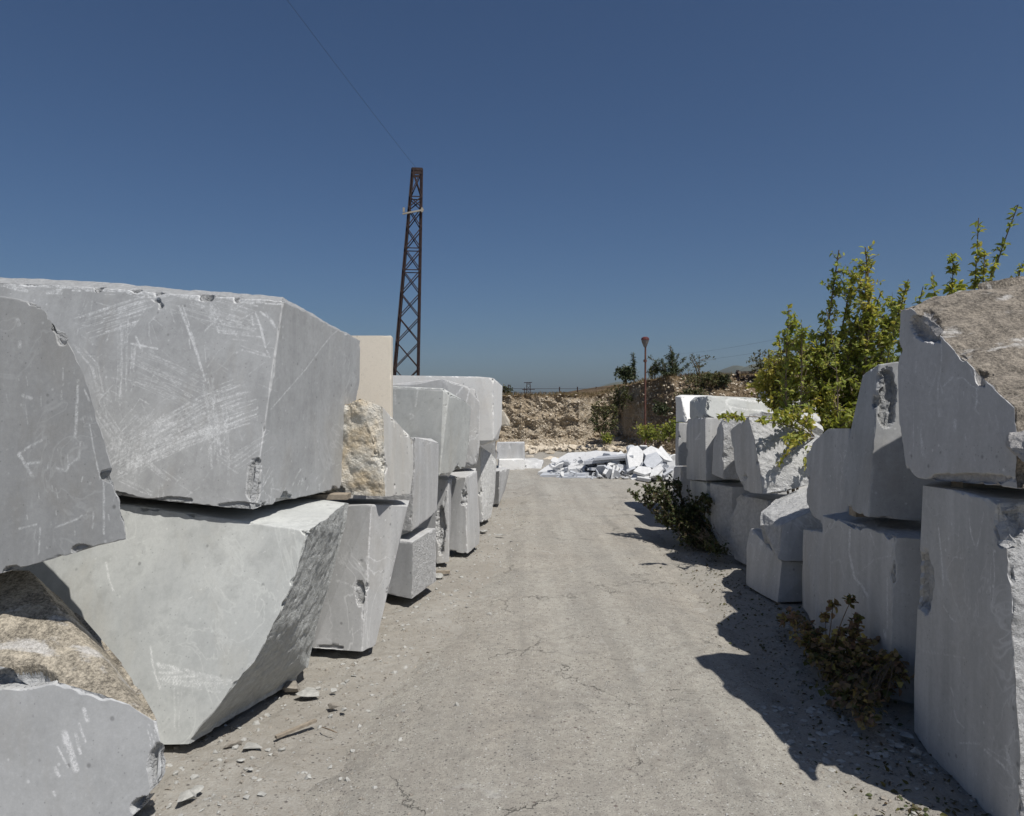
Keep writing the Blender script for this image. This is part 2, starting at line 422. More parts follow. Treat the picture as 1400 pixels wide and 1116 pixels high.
NTRI = 0
def piece(pts, rough=(), patches=(), gouges=(), chip=1.0, seed=0, res=2.2, strokes=(), lump=0.0):
    """returns V, F, attr for one broken/sawn stone"""
    pts = [np.asarray(p, float) for p in pts]
    V, Fc, N, pid, PN, PD = hull_planes(pts)
    np_ = len(PN)
    camp = np.array([0, 0, H])
    side = camp
    vis = np.zeros(np_, bool)
    kind = np.zeros(np_, int); amp = np.zeros(np_)
    for k in range(np_):
        vis[k] = (camp @ PN[k] - PD[k]) > -0.05
        for (dr, cm, kd, am) in rough:
            dr = np.array(dr, float); dr /= np.linalg.norm(dr)
            if PN[k] @ dr > cm:
                kind[k] = {'R': 1, 'B': 2}[kd]; amp[k] = am
    def Lf(mid, ev):
        d = np.linalg.norm(mid - camp, axis=1)
        qx = 700 + F * mid[:, 0] / np.maximum(mid[:, 1], .3); qy = HZ + F * (H - mid[:, 2]) / np.maximum(mid[:, 1], .3)
        inf = (qx > -25) & (qx < 1425) & (qy < 1140)
        return np.where(ev & inf, max(res, 1.2) * d / F * 1.5 if res < 1.6 else max(res, 2.0) * d / F * 1.5, 0.09 + 0 * d)
    V, Fc, fid = refine(V, Fc, pid, Lf, vis)
    D = PD[None, :] - V @ PN.T              # distance inside each plane
    on = D < 0.0362
    # exact membership from faces
    mem = np.zeros((len(V), np_), bool)
    for c in range(3): mem[Fc[:, c], fid] = True
    near = D + np.where(mem, -1, 0)
    px, py = proj(V)
    rough_w = np.zeros(len(V)); brown_w = np.zeros(len(V)); chipw = np.zeros(len(V))
    disp = np.zeros_like(V)
    rp = np.where(kind > 0)[0]
    if len(rp):
        am = amp[rp].max()
        Wd = am * 3.0
        w = np.clip(1 - np.clip(D[:, rp], 0, None) / Wd, 0, 1)
        w = np.where(mem[:, rp], 1.0, w)
        dirv = w @ PN[rp]
        dirv /= np.linalg.norm(dirv, axis=1)[:, None] + 1e-9
        n1 = fbm(V, 3.2, seed + 11, 4, 0.55); n2 = fbm(V, 16, seed + 31, 3, 0.6)
        rid = 1 - np.abs(2 * fbm(V, 6.0, seed + 51, 3, 0.5) - 1)
        r = am * (0.9 * n1 + 0.45 * rid + 0.35 * n2)
        disp -= dirv * (r * w.max(1))[:, None]
        rr = mem[:, rp]
        rough_w = np.where((rr & (kind[rp] == 1)).any(1), 1.0, 0.0)
        brown_w = np.where((rr & (kind[rp] == 2)).any(1), 1.0, 0.0)
    # keep sawn planes planar
    for k in np.where(kind == 0)[0]:
        s = mem[:, k]
        disp[s] -= (disp[s] @ PN[k])[:, None] * PN[k]
    # very slight waviness of sawn faces
    # chips along arrises
    if chip > 0:
        prim = np.where(mem, 0, 9)
        p1 = np.argmin(np.where(mem, D, 9), 1)
        Dot = PN[p1] @ PN.T
        d2m = np.where(Dot < 0.8, np.clip(D, 0, None), 9.0)
        d2m[np.arange(len(V)), p1] = 9
        p2 = np.argmin(d2m, 1); d2 = d2m[np.arange(len(V)), p2]
        c1 = fbm(V, 7.0, seed + 71, 3); c2 = noise(V, 2.6, seed + 77); c3 = noise(V, 34, seed + 78)
        c = chip * (0.003 + 0.007 * c3 + 0.12 * np.clip(c1 - 0.55, 0, 1) + 0.26 * np.clip(c1 - 0.61, 0, 1) * sstep(0.45, 0.75, c2)) * (0.45 + 1.1 * noise(V, 24, seed + 79))
        de = c - d2
        s = de > 0
        nn = PN[p1] + PN[p2]
        tt = de / 2 / (1 + np.clip((PN[p1] * PN[p2]).sum(1), -0.6, 1))
        dd = np.where(s[:, None], nn * tt[:, None], 0)
        disp -= dd
        chipw = np.where(s, np.clip(de / 0.055 + 0.1, 0, 1), 0)
        disp += np.where(s[:, None], (noise(V, 60, seed + 5)[:, None] - 0.5) * nn * np.clip(de - 0.012, 0, 0.014)[:, None], 0)
    W = V + disp
    p1n = PN[np.argmax(mem, 1)]
    for (cx, cy, rx, ry, dep) in patches:
        e = np.hypot((px - cx) / rx, (py - cy) / ry) + 0.9 * (fbm(V, 11, seed + 61, 4, .6) - .5)
        facing = ((np.array([0, 0, H]) - V) * p1n).sum(1) > 0
        w_ = sstep(1.05, 0.80, e) * facing
        W -= p1n * (w_ * dep * (0.35 + 1.1 * fbm(V, 13, seed + 63, 4, .62)))[:, None]
        rough_w = np.maximum(rough_w, sstep(.3, .6, w_)); brown_w = np.where(w_ > .5, 0, brown_w)
    for (c, r) in gouges:
        c = np.asarray(c)
        q = W - c; d = np.linalg.norm(q, axis=1)
        rn = r * (0.45 + 1.1 * fbm(W, 0.9 / r, seed + 3, 4, 0.6))
        s = d < rn
        W[s] = c + q[s] / (d[s][:, None] + 1e-6) * rn[s][:, None]
        rough_w = np.where(s, 1, rough_w); brown_w = np.where(s, 0, brown_w)
    scr = np.zeros(len(V))
    for st in strokes:
        pl, wd, stg = st
        pl = np.asarray(pl, float)
        for a, b in zip(pl[:-1], pl[1:]):
            ab = b - a; L2 = ab @ ab + 1e-9
            tq = np.clip(((px - a[0]) * ab[0] + (py - a[1]) * ab[1]) / L2, 0, 1)
            dq = np.hypot(px - a[0] - tq * ab[0], py - a[1] - tq * ab[1])
            scr = np.maximum(scr, stg * np.clip(1.4 - dq / wd, 0, 1))
    if len(strokes):
        front = np.zeros(len(V), bool)
        for k in range(np_):
            if (camp @ PN[k] - PD[k]) > 0: front |= mem[:, k]
        scr = scr * front * (0.6 + 0.9 * noise(V, 30, seed + 9)) * sstep(0.1, 0.5, noise(V, 9, seed + 19) + 0.25)
    att = np.stack([rough_w, brown_w, chipw, np.clip(scr, 0, 1)], 1)
    return W, Fc, att

ROW_L = 'marble blocks in the left row'
ROW_R = 'marble blocks in the right row'
def block(name, label, group, mat, pieces, cat='stone block'):
    global NTRI
    Vs, Fs, As = [], [], []; off = 0
    for pc in pieces:
        V, Fc, A = piece(**pc)
        Vs.append(V); Fs.append(Fc + off); As.append(A); off += len(V)
    V = np.vstack(Vs); Fc = np.vstack(Fs); A = np.vstack(As)
    NTRI += len(Fc)
    o = mesh_obj(name, V, Fc, M[mat], attr=A)
    return tag(o, label, cat, group)

def frust(fl, back=None, shift=None):
    """front polygon (px,py,d) plus a copy pushed by a 3-D shift"""
    a = [P(*p) for p in fl]
    return a + [p + np.array(shift) for p in a]

def bundle(pl, n, spread, w=0.9, s=0.6, jit=6):
    r = random.Random(int(pl[0][0] * 31 + pl[0][1]))
    out = []
    pl = np.array(pl, float); dv = pl[-1] - pl[0]; nv = np.array([-dv[1], dv[0]]) / (np.hypot(*dv) + 1e-6)
    for i in range(n):
        o = nv * r.uniform(-spread, spread)
        t0 = r.uniform(0, 0.45); t1 = r.uniform(0.55, 1)
        q = pl + o + np.array([[r.uniform(-jit, jit), r.uniform(-jit, jit)] for _ in pl]) * 0.5
        q2 = q.copy(); q2[0] = q[0] + (q[1] - q[0]) * t0; q2[-1] = q[-2] + (q[-1] - q[-2]) * t1
        out.append((q2, w * r.uniform(0.6, 1.4), s * r.uniform(0.5, 1.1)))
    return out

# ================================================================ LARGE STRUCTURE
# ---------------------------------------------------------------- ground and road
def axis(segs):
    out = [segs[0][0]]
    for a, b, s in segs:
        n = max(1, int(round((b - a) / s)))
        out += list(np.linspace(a, b, n + 1)[1:])
    return np.array(out)

def grid(xs, ys, zf):
    X, Y = np.meshgrid(xs, ys)
    V = np.stack([X.ravel(), Y.ravel(), np.zeros(X.size)], 1)
    V[:, 2] = zf(V)
    nx, ny = len(xs), len(ys)
    i = np.arange(nx - 1)[None, :] + np.arange(ny - 1)[:, None] * nx
    i = i.ravel()
    return V, np.stack([i, i + 1, i + nx + 1, i + nx], 1)

def road_edges(y):
    # left and right edge of the concrete, in metres
    yy = np.array([-8, 2.5, 3.2, 5.5, 8, 12, 17, 22])
    le = np.interp(y, yy, [-1.35, -1.12, -1.0, -0.62, -0.2, 0.02, 0.2, -9])
    re = np.interp(y, yy, [1.25, 1.5, 1.62, 1.75, 1.9, 2.2, 3.2, 14])
    return le, re

def road_mask(V):
    le, re = road_edges(V[:, 1])
    d = np.minimum(V[:, 0] - le, re - V[:, 0])
    return d

def zground(V):
    q = V.copy(); q[:, 2] = 0
    d = road_mask(V)
    n = fbm(q, 1.3, 3, 5, 0.55); n2 = fbm(q, 9, 8, 4, 0.65)
    side = 1 - sstep(-0.25, 0.15, d)
    z = -0.045 + side * (0.022 + 0.055 * (n - 0.5) + 0.045 * (n2 - 0.45))
    far = sstep(10, 14, V[:, 1])
    return np.where(far > 0, z * (1 - far) + far * -0.05, z)

xs = axis([(-60, -12, 6), (-12, -3.6, 0.6), (-3.6, -0.2, 0.022), (-0.2, 1.2, 0.1), (1.2, 3.4, 0.022), (3.4, 12, 0.6), (12, 90, 6)])
ys = axis([(-25, -2, 3), (-2, 2.6, 0.25), (2.6, 7, 0.022), (7, 13, 0.06), (13, 30, 0.5)])
V, Fc = grid(xs, ys, zground)
t = NT('dry_dirt_ground')
n1 = t.noise(1.1, 5, 0.6); n2 = t.noise(14, 6, 0.7); n3 = t.noise(90, 4, 0.7)
c = t.mix(t.rng(n1, 0.35, 0.65), (0.32, 0.30, 0.265), (0.385, 0.37, 0.335))
c = t.mix(t.rng(n2, 0.35, 0.7, 0, 0.5), c, (0.25, 0.225, 0.185))
vc = t.vor(42, out='Color'); vd = t.vor(42)
sp = t.n('ShaderNodeSeparateColor'); t.l(vc, sp.inputs[0])
peb = t.math('MULTIPLY', t.rng(sp.outputs[0], 0.80, 0.83), t.rng(vd, 0.38, 0.28))
c = t.mix(t.math('MULTIPLY', peb, 0.6), c, (0.42, 0.40, 0.36))
peb2 = t.math('MULTIPLY', t.rng(sp.outputs[1], 0.82, 0.85), t.rng(vd, 0.34, 0.24))
c = t.mix(peb2, c, (0.14, 0.13, 0.12))
c = t.mix(t.rng(n3, 0.4, 0.7, 0, 0.4), c, (0.19, 0.165, 0.135))
hgt = t.math('ADD', t.math('MULTIPLY', n2, 1.0), t.math('ADD', t.math('MULTIPLY', n3, 0.5), t.math('MULTIPLY', peb, 0.35)))
M['dirt'] = t.fin(c, 0.95, t.bump(hgt, 0.8, 0.022), 0.1)
g = mesh_obj('ground', V, Fc, M['dirt'], origin=np.zeros(3), smooth=True)
tag(g, kind='structure')

# concrete track: dips under the dirt along both edges
def zroad(V):
    q = V.copy(); q[:, 2] = 0
    n = fbm(q, 0.8, 21, 3); n2 = fbm(q, 5.0, 23, 4, 0.6)
    e = road_mask(V)
    pot = np.clip(fbm(q, 2.4, 29, 3) - 0.60, 0, 1) * 0.10
    return 0.0 + 0.012 * (n - 0.5) + 0.006 * (n2 - 0.5) - pot - 0.05 * (1 - sstep(-0.05, 0.4, e + 0.5 * (fbm(q, 2.2, 40, 4) - 0.5)))
us = np.linspace(0, 1, 170)
vs = axis([(-7, 2.4, 0.4), (2.4, 8, 0.03), (8, 18.5, 0.08), (18.5, 21, 0.3)])
U, Vv = np.meshgrid(us, vs)
le, re = road_edges(Vv)
X = le - 0.35 + U * (re - le + 0.7)
V = np.stack([X.ravel(), Vv.ravel(), np.zeros(X.size)], 1); V[:, 2] = zroad(V)
nx, ny = len(us), len(vs)
i = (np.arange(nx - 1)[None, :] + np.arange(ny - 1)[:, None] * nx).ravel()
Fr = np.stack([i, i + 1, i + nx + 1, i + nx], 1)
t = NT('worn_concrete_road')
n0 = t.noise(0.55, 4, 0.6, t.mapping((1.6, 0.6, 1)), 0.5); n1 = t.noise(2.6, 5, 0.62, t.mapping((1.3, 0.8, 1)), 0.4)
n2 = t.noise(17, 5, 0.7); n3 = t.noise(120, 4, 0.7)
c = t.mix(t.rng(n0, 0.38, 0.62), (0.415, 0.395, 0.345), (0.385, 0.353, 0.30))
c = t.mix(t.rng(n1, 0.42, 0.7, 0, 0.55), c, (0.43, 0.41, 0.36))
c = t.mix(t.rng(t.noise(1.9, 5, 0.65, t.mapping(loc=(4, 7, 0)), 0.5), 0.52, 0.72, 0, 0.6), c, (0.235, 0.225, 0.205))
c = t.mix(t.rng(n2, 0.45, 0.62, 0, 0.42), c, (0.22, 0.197, 0.175))
c = t.mix(t.rng(n3, 0.42, 0.62, 0, 0.35), c, (0.20, 0.19, 0.17))
c = t.mix(t.rng(n3, 0.45, 0.30, 0, 0.4), c, (0.48, 0.46, 0.42))
for i_, (sc_, th, colr) in enumerate(((58, 0.86, (0.09, 0.085, 0.08)), (95, 0.80, (0.15, 0.14, 0.13)), (75, 0.90, (0.56, 0.55, 0.52)), (36, 0.955, (0.13, 0.10, 0.09)), (130, 0.72, (0.17, 0.16, 0.15)))):
    mp = t.mapping(loc=(i_ * 3.3, i_, 0))
    vc = t.vor(sc_, vec=mp, out='Color'); vd = t.vor(sc_, vec=mp)
    sp = t.n('ShaderNodeSeparateColor'); t.l(vc, sp.inputs[0])
    f_ = t.math('MULTIPLY', t.rng(sp.outputs[0], th, th + 0.02), t.rng(vd, 0.42, 0.25, 0, 0.85))
    c = t.mix(f_, c, colr)
# wheel wear and dust drawn out along the track
wl = t.noise(1.0, 5, 0.6, t.mapping((3.4, 0.22, 1), (0, 0, 0.11)), 0.3)
c = t.mix(t.rng(wl, 0.47, 0.64, 0, 0.38), c, (0.225, 0.213, 0.19))
c = t.mix(t.rng(wl, 0.44, 0.30, 0, 0.4), c, (0.44, 0.42, 0.37))
mt = t.noise(6.0, 5, 0.7, t.mapping(loc=(3, 3, 0)), 0.6)
c = t.mix(t.rng(mt, 0.52, 0.66, 0, 0.5), c, (0.27, 0.25, 0.22))
# hairline cracks
cr = t.vor(0.9, 'DISTANCE_TO_EDGE', vec=t.n('ShaderNodeVectorMath').outputs[0])
vmn = [n for n in t.t.nodes if n.bl_idname == 'ShaderNodeVectorMath'][-1]
vmn.operation = 'ADD'
wv = t.n('ShaderNodeVectorMath'); wv.operation = 'SCALE'; t.l(t.noise(3.5, 5, 0.65, col=True), wv.inputs[0]); wv.inputs['Scale'].default_value = 0.5
t.l(t.co, vmn.inputs[0]); t.l(wv.outputs[0], vmn.inputs[1])
crf = t.math('MULTIPLY', t.rng(cr, 0.0, 0.006, 1, 0), t.rng(t.noise(1.2, 3), 0.5, 0.6))
c = t.mix(t.math('MULTIPLY', crf, 0.35), c, (0.10, 0.095, 0.085))
# whitish crushed marble dust patches
c = t.mix(t.rng(t.noise(3.0, 6, 0.7, t.mapping((1, 0.5, 1), loc=(9, 2, 0)), 0.8), 0.62, 0.74, 0, 0.6), c, (0.50, 0.49, 0.46))
hgt = t.math('SUBTRACT', t.math('ADD', n2, t.math('MULTIPLY', n3, 0.55)), crf)
M['road'] = t.fin(c, 0.93, t.bump(hgt, 0.9, 0.018), 0.15)
rd = mesh_obj('road', V, Fr, M['road'], origin=np.zeros(3), smooth=True)
tag(rd, kind='structure')

# ---------------------------------------------------------------- quarry bank and cliff
def bank_top(X):
    return np.interp(X, [-30, -4, -0.3, 2.8, 3.7, 4.3, 5.0, 5.6, 8.5, 12, 30], [2.2, 2.05, 1.97, 2.0, 2.05, 2.28, 2.5, 2.62, 2.68, 2.75, 3.2])
def bank_foot(X):
    return np.interp(X, [-30, 2.4, 3.4, 4.4, 5.2, 7, 12, 30], [27.4, 27.4, 27.8, 26.0, 22.8, 21.0, 20.4, 20])
def bank_edge(X):
    return np.interp(X, [-30, 2.6, 3.4, 4.4, 4.8, 5.6, 8, 30], [28.6, 28.6, 30.0, 30.2, 27.6, 26.0, 26.0, 26])
xs = axis([(-30, -3, 0.3), (-3, 12, 0.05), (12, 30, 0.3)])
ts = np.concatenate([np.linspace(0, 1, 90), 1 + np.array([0.1, .2, .35, .6, 1, 2, 4, 8, 16, 30])])
Xg, Tg = np.meshgrid(xs, ts)
Xf, Tf = Xg.ravel(), Tg.ravel()
ft, ed, tp = bank_foot(Xf), bank_edge(Xf), bank_top(Xf)
steep = 1 - sstep(4.6, 6.0, Xf)            # 1 = cliff, 0 = slope
tc = np.clip(Tf, 0, 1)
hz = np.where(tc < 0.45, 0.16 * (tc / 0.45), 0.16 + 0.84 * ((tc - 0.45) / 0.55))
cliffy = np.where(tc < 0.45, (tc / 0.45) * 0.72, 0.72 + 0.28 * ((tc - 0.45) / 0.55))
slz = tc ** 0.9
prof_z = steep * hz + (1 - steep) * slz
prof_y = steep * cliffy + (1 - steep) * tc
Yf = ft + (ed - ft) * prof_y + np.clip(Tf - 1, 0, None) * 1.6
Zf = tp * prof_z
q = np.stack([Xf, Yf * 0.6, Zf], 1)
dn = fbm(q, 0.9, 91, 4) - 0.5; dn2 = fbm(q, 4.5, 95, 3, 0.6) - 0.5; rg = 1 - np.abs(2 * fbm(q, 1.6, 99, 4, 0.6) - 1)
face = sstep(0, 0.06, tc) * (Tf <= 1.0)
Yf = Yf - face * (1.0 * dn + 0.35 * (rg - 0.6) + 0.22 * dn2)
Zf = Zf + face * (0.18 * dn2 + 0.15 * dn) + (Tf > 1) * 0.18 * dn2 + np.where(Tf > 1, -0.0, 0)
Zf = np.where(tc < 0.03, -0.25, Zf)
V = np.stack([Xf, Yf, Zf], 1)
nx, ny = len(xs), len(ts)
i = (np.arange(nx - 1)[None, :] + np.arange(ny - 1)[:, None] * nx).ravel()
Fb = np.stack([i, i + 1, i + nx + 1, i + nx], 1)
earth = sstep(3.9, 5.6, Xf + 1.2 * dn) * 0.85                # vegetated brown slope
top = sstep(0.93, 1.0, Tf)
att = np.stack([np.clip(earth, 0, 1), top, sstep(0.5, 0.1, tc), np.ones_like(Xf)], 1)
t = NT('quarry_bank_rubble')
R, G, B, A = t.attr('surf')
w = t.n('ShaderNodeVectorMath'); w.operation = 'ADD'; t.l(t.co, w.inputs[0])
w2 = t.n('ShaderNodeVectorMath'); w2.operation = 'SCALE'; t.l(t.noise(2.0, 3, col=True), w2.inputs[0]); w2.inputs['Scale'].default_value = 0.25; t.l(w2.outputs[0], w.inputs[1])
vd = t.vor(9.5, vec=w.outputs[0]); vc = t.vor(9.5, vec=w.outputs[0], out='Color')
vd2 = t.vor(20, vec=w.outputs[0])
sp = t.n('ShaderNodeSeparateColor'); t.l(vc, sp.inputs[0])
stone = t.mix(sp.outputs[0], (0.46, 0.39, 0.29), (0.64, 0.575, 0.47))
stone = t.mix(t.rng(t.noise(1.1, 4), 0.45, 0.65, 0, 0.6), stone, (0.42, 0.32, 0.20))
gap = t.rng(t.math('ADD', t.math('MULTIPLY', vd, 0.6), t.math('MULTIPLY', vd2, 0.5)), 0.34, 0.62)
lay = t.noise(1.0, 4, 0.6, t.mapping((0.5, 0.5, 7.0)), 0.4)
stone = t.mix(t.rng(lay, 0.5, 0.66, 0, 0.55), stone, (0.40, 0.31, 0.20))
c = t.mix(t.math('MULTIPLY', gap, 0.55), stone, (0.22, 0.175, 0.125))
soil = t.mix(t.rng(t.noise(5, 6, 0.7), 0.35, 0.65), (0.12, 0.088, 0.058), (0.25, 0.19, 0.125))
soilstone = t.mix(t.math('MULTIPLY', t.rng(vd2, 0.35, 0.15), t.rng(sp.outputs[1], 0.55, 0.6)), soil, (0.38, 0.33, 0.26))
c = t.mix(t.rng(t.math('ADD', R, t.math('MULTIPLY', t.math('SUBTRACT', t.noise(1.4, 5, 0.65), 0.5), 1.6)), 0.35, 0.6), c, soilstone)
c = t.mix(G, c, (0.20, 0.145, 0.09))
hgt = t.math('SUBTRACT', t.math('MULTIPLY', t.noise(9, 6, 0.7), 0.7), gap)
M['bank'] = t.fin(c, 0.95, t.bump(hgt, 0.8, 0.09), 0.1)
bank = mesh_obj('quarry_bank', V, Fb, M['bank'], origin=np.zeros(3), attr=att)
tag(bank, kind='structure')
BV = V.reshape(ny, nx, 3); bank_xs, bank_ts = xs, ts
def bank_pt(X, T):
    ix = int(np.clip(np.searchsorted(bank_xs, X), 0, nx - 1)); it = int(np.clip(np.searchsorted(bank_ts, T), 0, ny - 1))
    return BV[it, ix].copy()

# plateau running to the horizon
xs = axis([(-3500, -300, 400), (-300, 300, 50), (300, 4500, 400)]); ys = axis([(70, 400, 30), (400, 4200, 300)])
def zfar(V):
    q = V.copy(); q[:, 2] = 0
    return 1.55 + 0.6 * (fbm(q, 0.02, 5, 3) - 0.5)
V, Fc = grid(xs, ys, zfar)
V2, F2 = grid(axis([(-3500, -30, 400), (-30, 60, 10), (60, 4500, 400)]), axis([(29.5, 70, 8)]), lambda v: 1.55 + 0 * v[:, 0])
M['plain'] = simple('dry_plain', (0.20, 0.17, 0.10), 0.95, 0.35, 0.05)
tag(mesh_obj('plain', V, Fc, M['plain'], origin=np.zeros(3), smooth=True), kind='structure')
tag(mesh_obj('plateau', V2, F2, M['plain'], origin=np.zeros(3), smooth=True), kind='structure')

# mountains
def ridge(name, pts, d, depth, mat):
    xs_ = np.linspace(pts[0][0], pts[-1][0], 160)
    hs = np.interp(xs_, [p[0] for p in pts], [p[1] for p in pts])
    rows = np.linspace(0, 1, 24)
    X_, T_ = np.meshgrid(xs_, rows); Hh = np.interp(X_.ravel(), xs_, hs)
    Xw = (X_.ravel() - 700) / F * d
    Yw = d + (T_.ravel() - 0.5) * depth
    sh = np.sin(np.pi * T_.ravel()) ** 0.8
    q_ = np.stack([Xw, Yw, 0 * Xw], 1)
    Zw = (HZ - Hh) / F * d * sh * (0.85 + 0.3 * fbm(q_, 0.006, 7, 5) * 1.0) + H - 8
    V_ = np.stack([Xw, Yw, Zw], 1); n_ = len(xs_)
    i_ = (np.arange(n_ - 1)[None, :] + np.arange(23)[:, None] * n_).ravel()
    return tag(mesh_obj(name, V_, np.stack([i_, i_ + 1, i_ + n_ + 1, i_ + n_], 1), M[mat], origin=np.zeros(3), smooth=True), kind='structure')
M['mount'] = simple('distant_scrub', (0.085, 0.09, 0.06), 0.95, 0.3, 0.01, 0.0)
ridge('mountain', [(560, 544), (640, 540), (700, 541), (760, 542), (795, 539), (815, 531), (832, 522), (850, 518), (880, 526), (930, 530), (985, 515), (1000, 502), (1012, 497), (1030, 503), (1045, 507), (1065, 503), (1090, 506), (1130, 512), (1200, 508), (1300, 520), (1420, 530), (1600, 540)], 3200, 1500, 'mount')

# ================================================================ BLOCKS
def Z(px, py, z):
    d = (H - z) * F / (py - HZ); return P(px, py, d)

up = np.array([0, 0, 1.0])
# A, the big scratched block --------------------------------------------------
strA = []
strA += bundle([(100, 446), (241, 400)], 16, 10, s=.7)
strA += bundle([(112, 458), (208, 429)], 8, 8, s=.7)
strA += [([(245, 419), (258, 452), (268, 480), (279, 515)], 1.8, .95), ([(250, 418), (262, 455), (281, 520)], 1.2, .6)]
strA += bundle([(284, 413), (304, 446), (363, 455)], 10, 9, s=.6)
strA += bundle([(240, 405), (300, 428), (345, 445)], 26, 20, w=.6, s=.5, jit=14)
strA += bundle([(182, 501), (230, 520), (281, 544)], 30, 24, w=.55, s=.5, jit=10) + bundle([(200, 470), (300, 560)], 12, 40, w=.5, s=.4, jit=30) + bundle([(130, 480), (150, 620)], 12, 24, w=.5, s=.4, jit=16)
strA += bundle([(149, 639), (284, 561), (345, 540)], 46, 24, w=.6, s=.62) + bundle([(180, 620), (270, 575)], 24, 12, w=.6, s=.6, jit=14)
strA += bundle([(159, 646), (250, 605), (356, 567)], 16, 7, s=.85)
strA += bundle([(165, 655), (182, 600), (215, 560)], 34, 22, w=.6, s=.6, jit=16)
strA += bundle([(150, 640), (195, 600)], 26, 25, w=.7, s=.6, jit=18)
strA += bundle([(284, 518), (290, 560), (294, 640)], 20, 9, s=.6)
strA += bundle([(169, 432), (168, 500), (166, 560)], 9, 6, s=.6)
strA += bundle([(187, 455), (182, 524)], 5, 3, s=.6)
strA += bundle([(158, 652), (196, 670), (210, 676)], 5, 3, s=.6)
strA += bundle([(190, 625), (235, 660)], 6, 5, s=.5) + bundle([(312, 640), (372, 600)], 8, 14, s=.5)
strA += bundle([(285, 610), (330, 640)], 7, 9, s=.5) + bundle([(307, 530), (312, 670)], 5, 4, s=.55)
strA += [([(350, 429), (356, 446), (363, 475)], 1.6, .95), ([(356, 427), (370, 436), (376, 447)], 1.6, .9), ([(344, 432), (346, 444)], 1.8, .8)]
strA += bundle([(330, 475), (369, 487)], 5, 3, s=.8)
strA += [([(180, 470), (215, 477)], 1.5, .8), ([(186, 460), (192, 476)], 1.6, .8)]
strA += bundle([(100, 470), (130, 500), (142, 560)], 6, 4, s=.6) + bundle([(130, 560), (175, 625)], 12, 14, s=.5)
strA += bundle([(520, 402), (0, 380)][::-1], 1, 1, s=0.1)
_r = random.Random(4)
for _ in range(260):
    x, y = _r.uniform(80, 375), _r.uniform(395, 690); a = _r.choice([0.4, -0.6, 1.4, -1.2]) + _r.uniform(-.3, .3); l = _r.uniform(3, 30)
    strA.append(([(x, y), (x + l * math.cos(a), y + l * math.sin(a))], _r.uniform(.5, 1.1), _r.uniform(.15, .6)))
# pale strokes under the top arris: dusty bruising, and the sunlit edge painted in
for _ in range(340):
    x = _r.uniform(0, 385); yb = np.interp(x, [0, 40, 180, 235, 388], [385, 378, 389, 392, 405]); y = yb + abs(_r.gauss(0, 7)) - 1
    strA.append(([(x, y), (x + _r.uniform(4, 22), y + _r.uniform(-2, 4))], _r.uniform(.9, 2.4), _r.uniform(.5, 1.0)))
# right face
strA += [([(418, 545), (440, 520), (463, 447)][::-1], 0.1, 0), ([(463, 447), (440, 475), (418, 505), (370, 560)], 0.9, .55), ([(404, 654), (411, 642)], 1.2, .6)]
for _ in range(26):
    x, y = _r.uniform(355, 445), _r.uniform(648, 685)
    strA.append(([(x, y), (x + _r.uniform(-4, 4), y + _r.uniform(4, 9))], .9, .5))
A_front = [(-170, 520, 5.0), (-150, 372, 5.35), (-10, 383, 4.9), (40, 376, 4.78), (110, 379, 4.66), (180, 388, 4.55), (240, 391, 4.45), (388, 402, 4.24), (345, 697, 4.0), (250, 688, 4.25), (170, 679, 4.5), (-170, 640, 5.1)]
A_ridge = [P(x_, y_, d_ + .22) for x_, y_, d_ in A_front[1:8]]
A_front = [(x_, y_ + (9 if 1 <= k_ <= 6 else (5 if k_ == 7 else 0)), d_) for k_, (x_, y_, d_) in enumerate(A_front)]
A_pts = A_ridge + flat(A_front, [(345, 697, 4.0), (388, 407, 4.30), (170, 679, 4.22)]) + flat([(493, 462), (492, 520), (482, 600), (465, 668)], [(345, 697, 4.0), (388, 407, 4.30), (465, 668, 5.2)]) + [ P(400, 440, 5.8), P(200, 430, 6.0), P(-100, 420, 6.3), P(400, 655, 5.6), P(0, 640, 6.2)]
block('marble_block', 'huge grey block covered in white scratches, on top of the left row beside the sky', ROW_L, 'grey',
      [dict(pts=A_pts, rough=[((0, -.35, 1), .72, 'R', 0.022)], chip=1.0, seed=1, res=1.2, strokes=strA, patches=[(347, 660, 11, 34, .022), (330, 692, 34, 6, .015), (230, 684, 30, 5, .015), (478, 615, 8, 34, .03)])])

# C, block below ------------------------------------------------------------
strC = []
for k in range(46):
    x = 213 + k * 2.3; y = 905 + k * 0.55
    strC.append(([(x, y), (x + 4, y + 7), (x + 5, y + 16), (x + 3, y + 24)], .8, .75 * (1 - k / 80)))
strC += [([(206, 883), (208, 905), (213, 925), (219, 942)], 1.3, .9)] + bundle([(217, 932), (262, 936), (330, 938)], 5, 3, s=.6)
strC += [([(145, 770), (149, 790), (155, 808)], 1.6, .9), ([(340, 790), (356, 797), (362, 806)], .8, .5)] + bundle([(240, 930), (243, 1010)], 5, 3, s=.5)
for _ in range(30):
    x, y = _r.uniform(170, 400), _r.uniform(705, 950)
    strC.append(([(x, y), (x + _r.uniform(-6, 6), y + _r.uniform(0, 8))], .8, .5))
C_front = [(20, 700, 5.15), (170, 690, 4.75), (250, 703, 4.36), (330, 715, 4.02), (432, 727, 3.80), (415, 778, 3.79), (399, 825, 3.78), (378, 870, 3.77), (352, 912, 3.76), (318, 950, 3.74), (280, 984, 3.73), (265, 1018, 3.72), (222, 1018, 3.80), (100, 1010, 3.98), (20, 990, 4.1)]
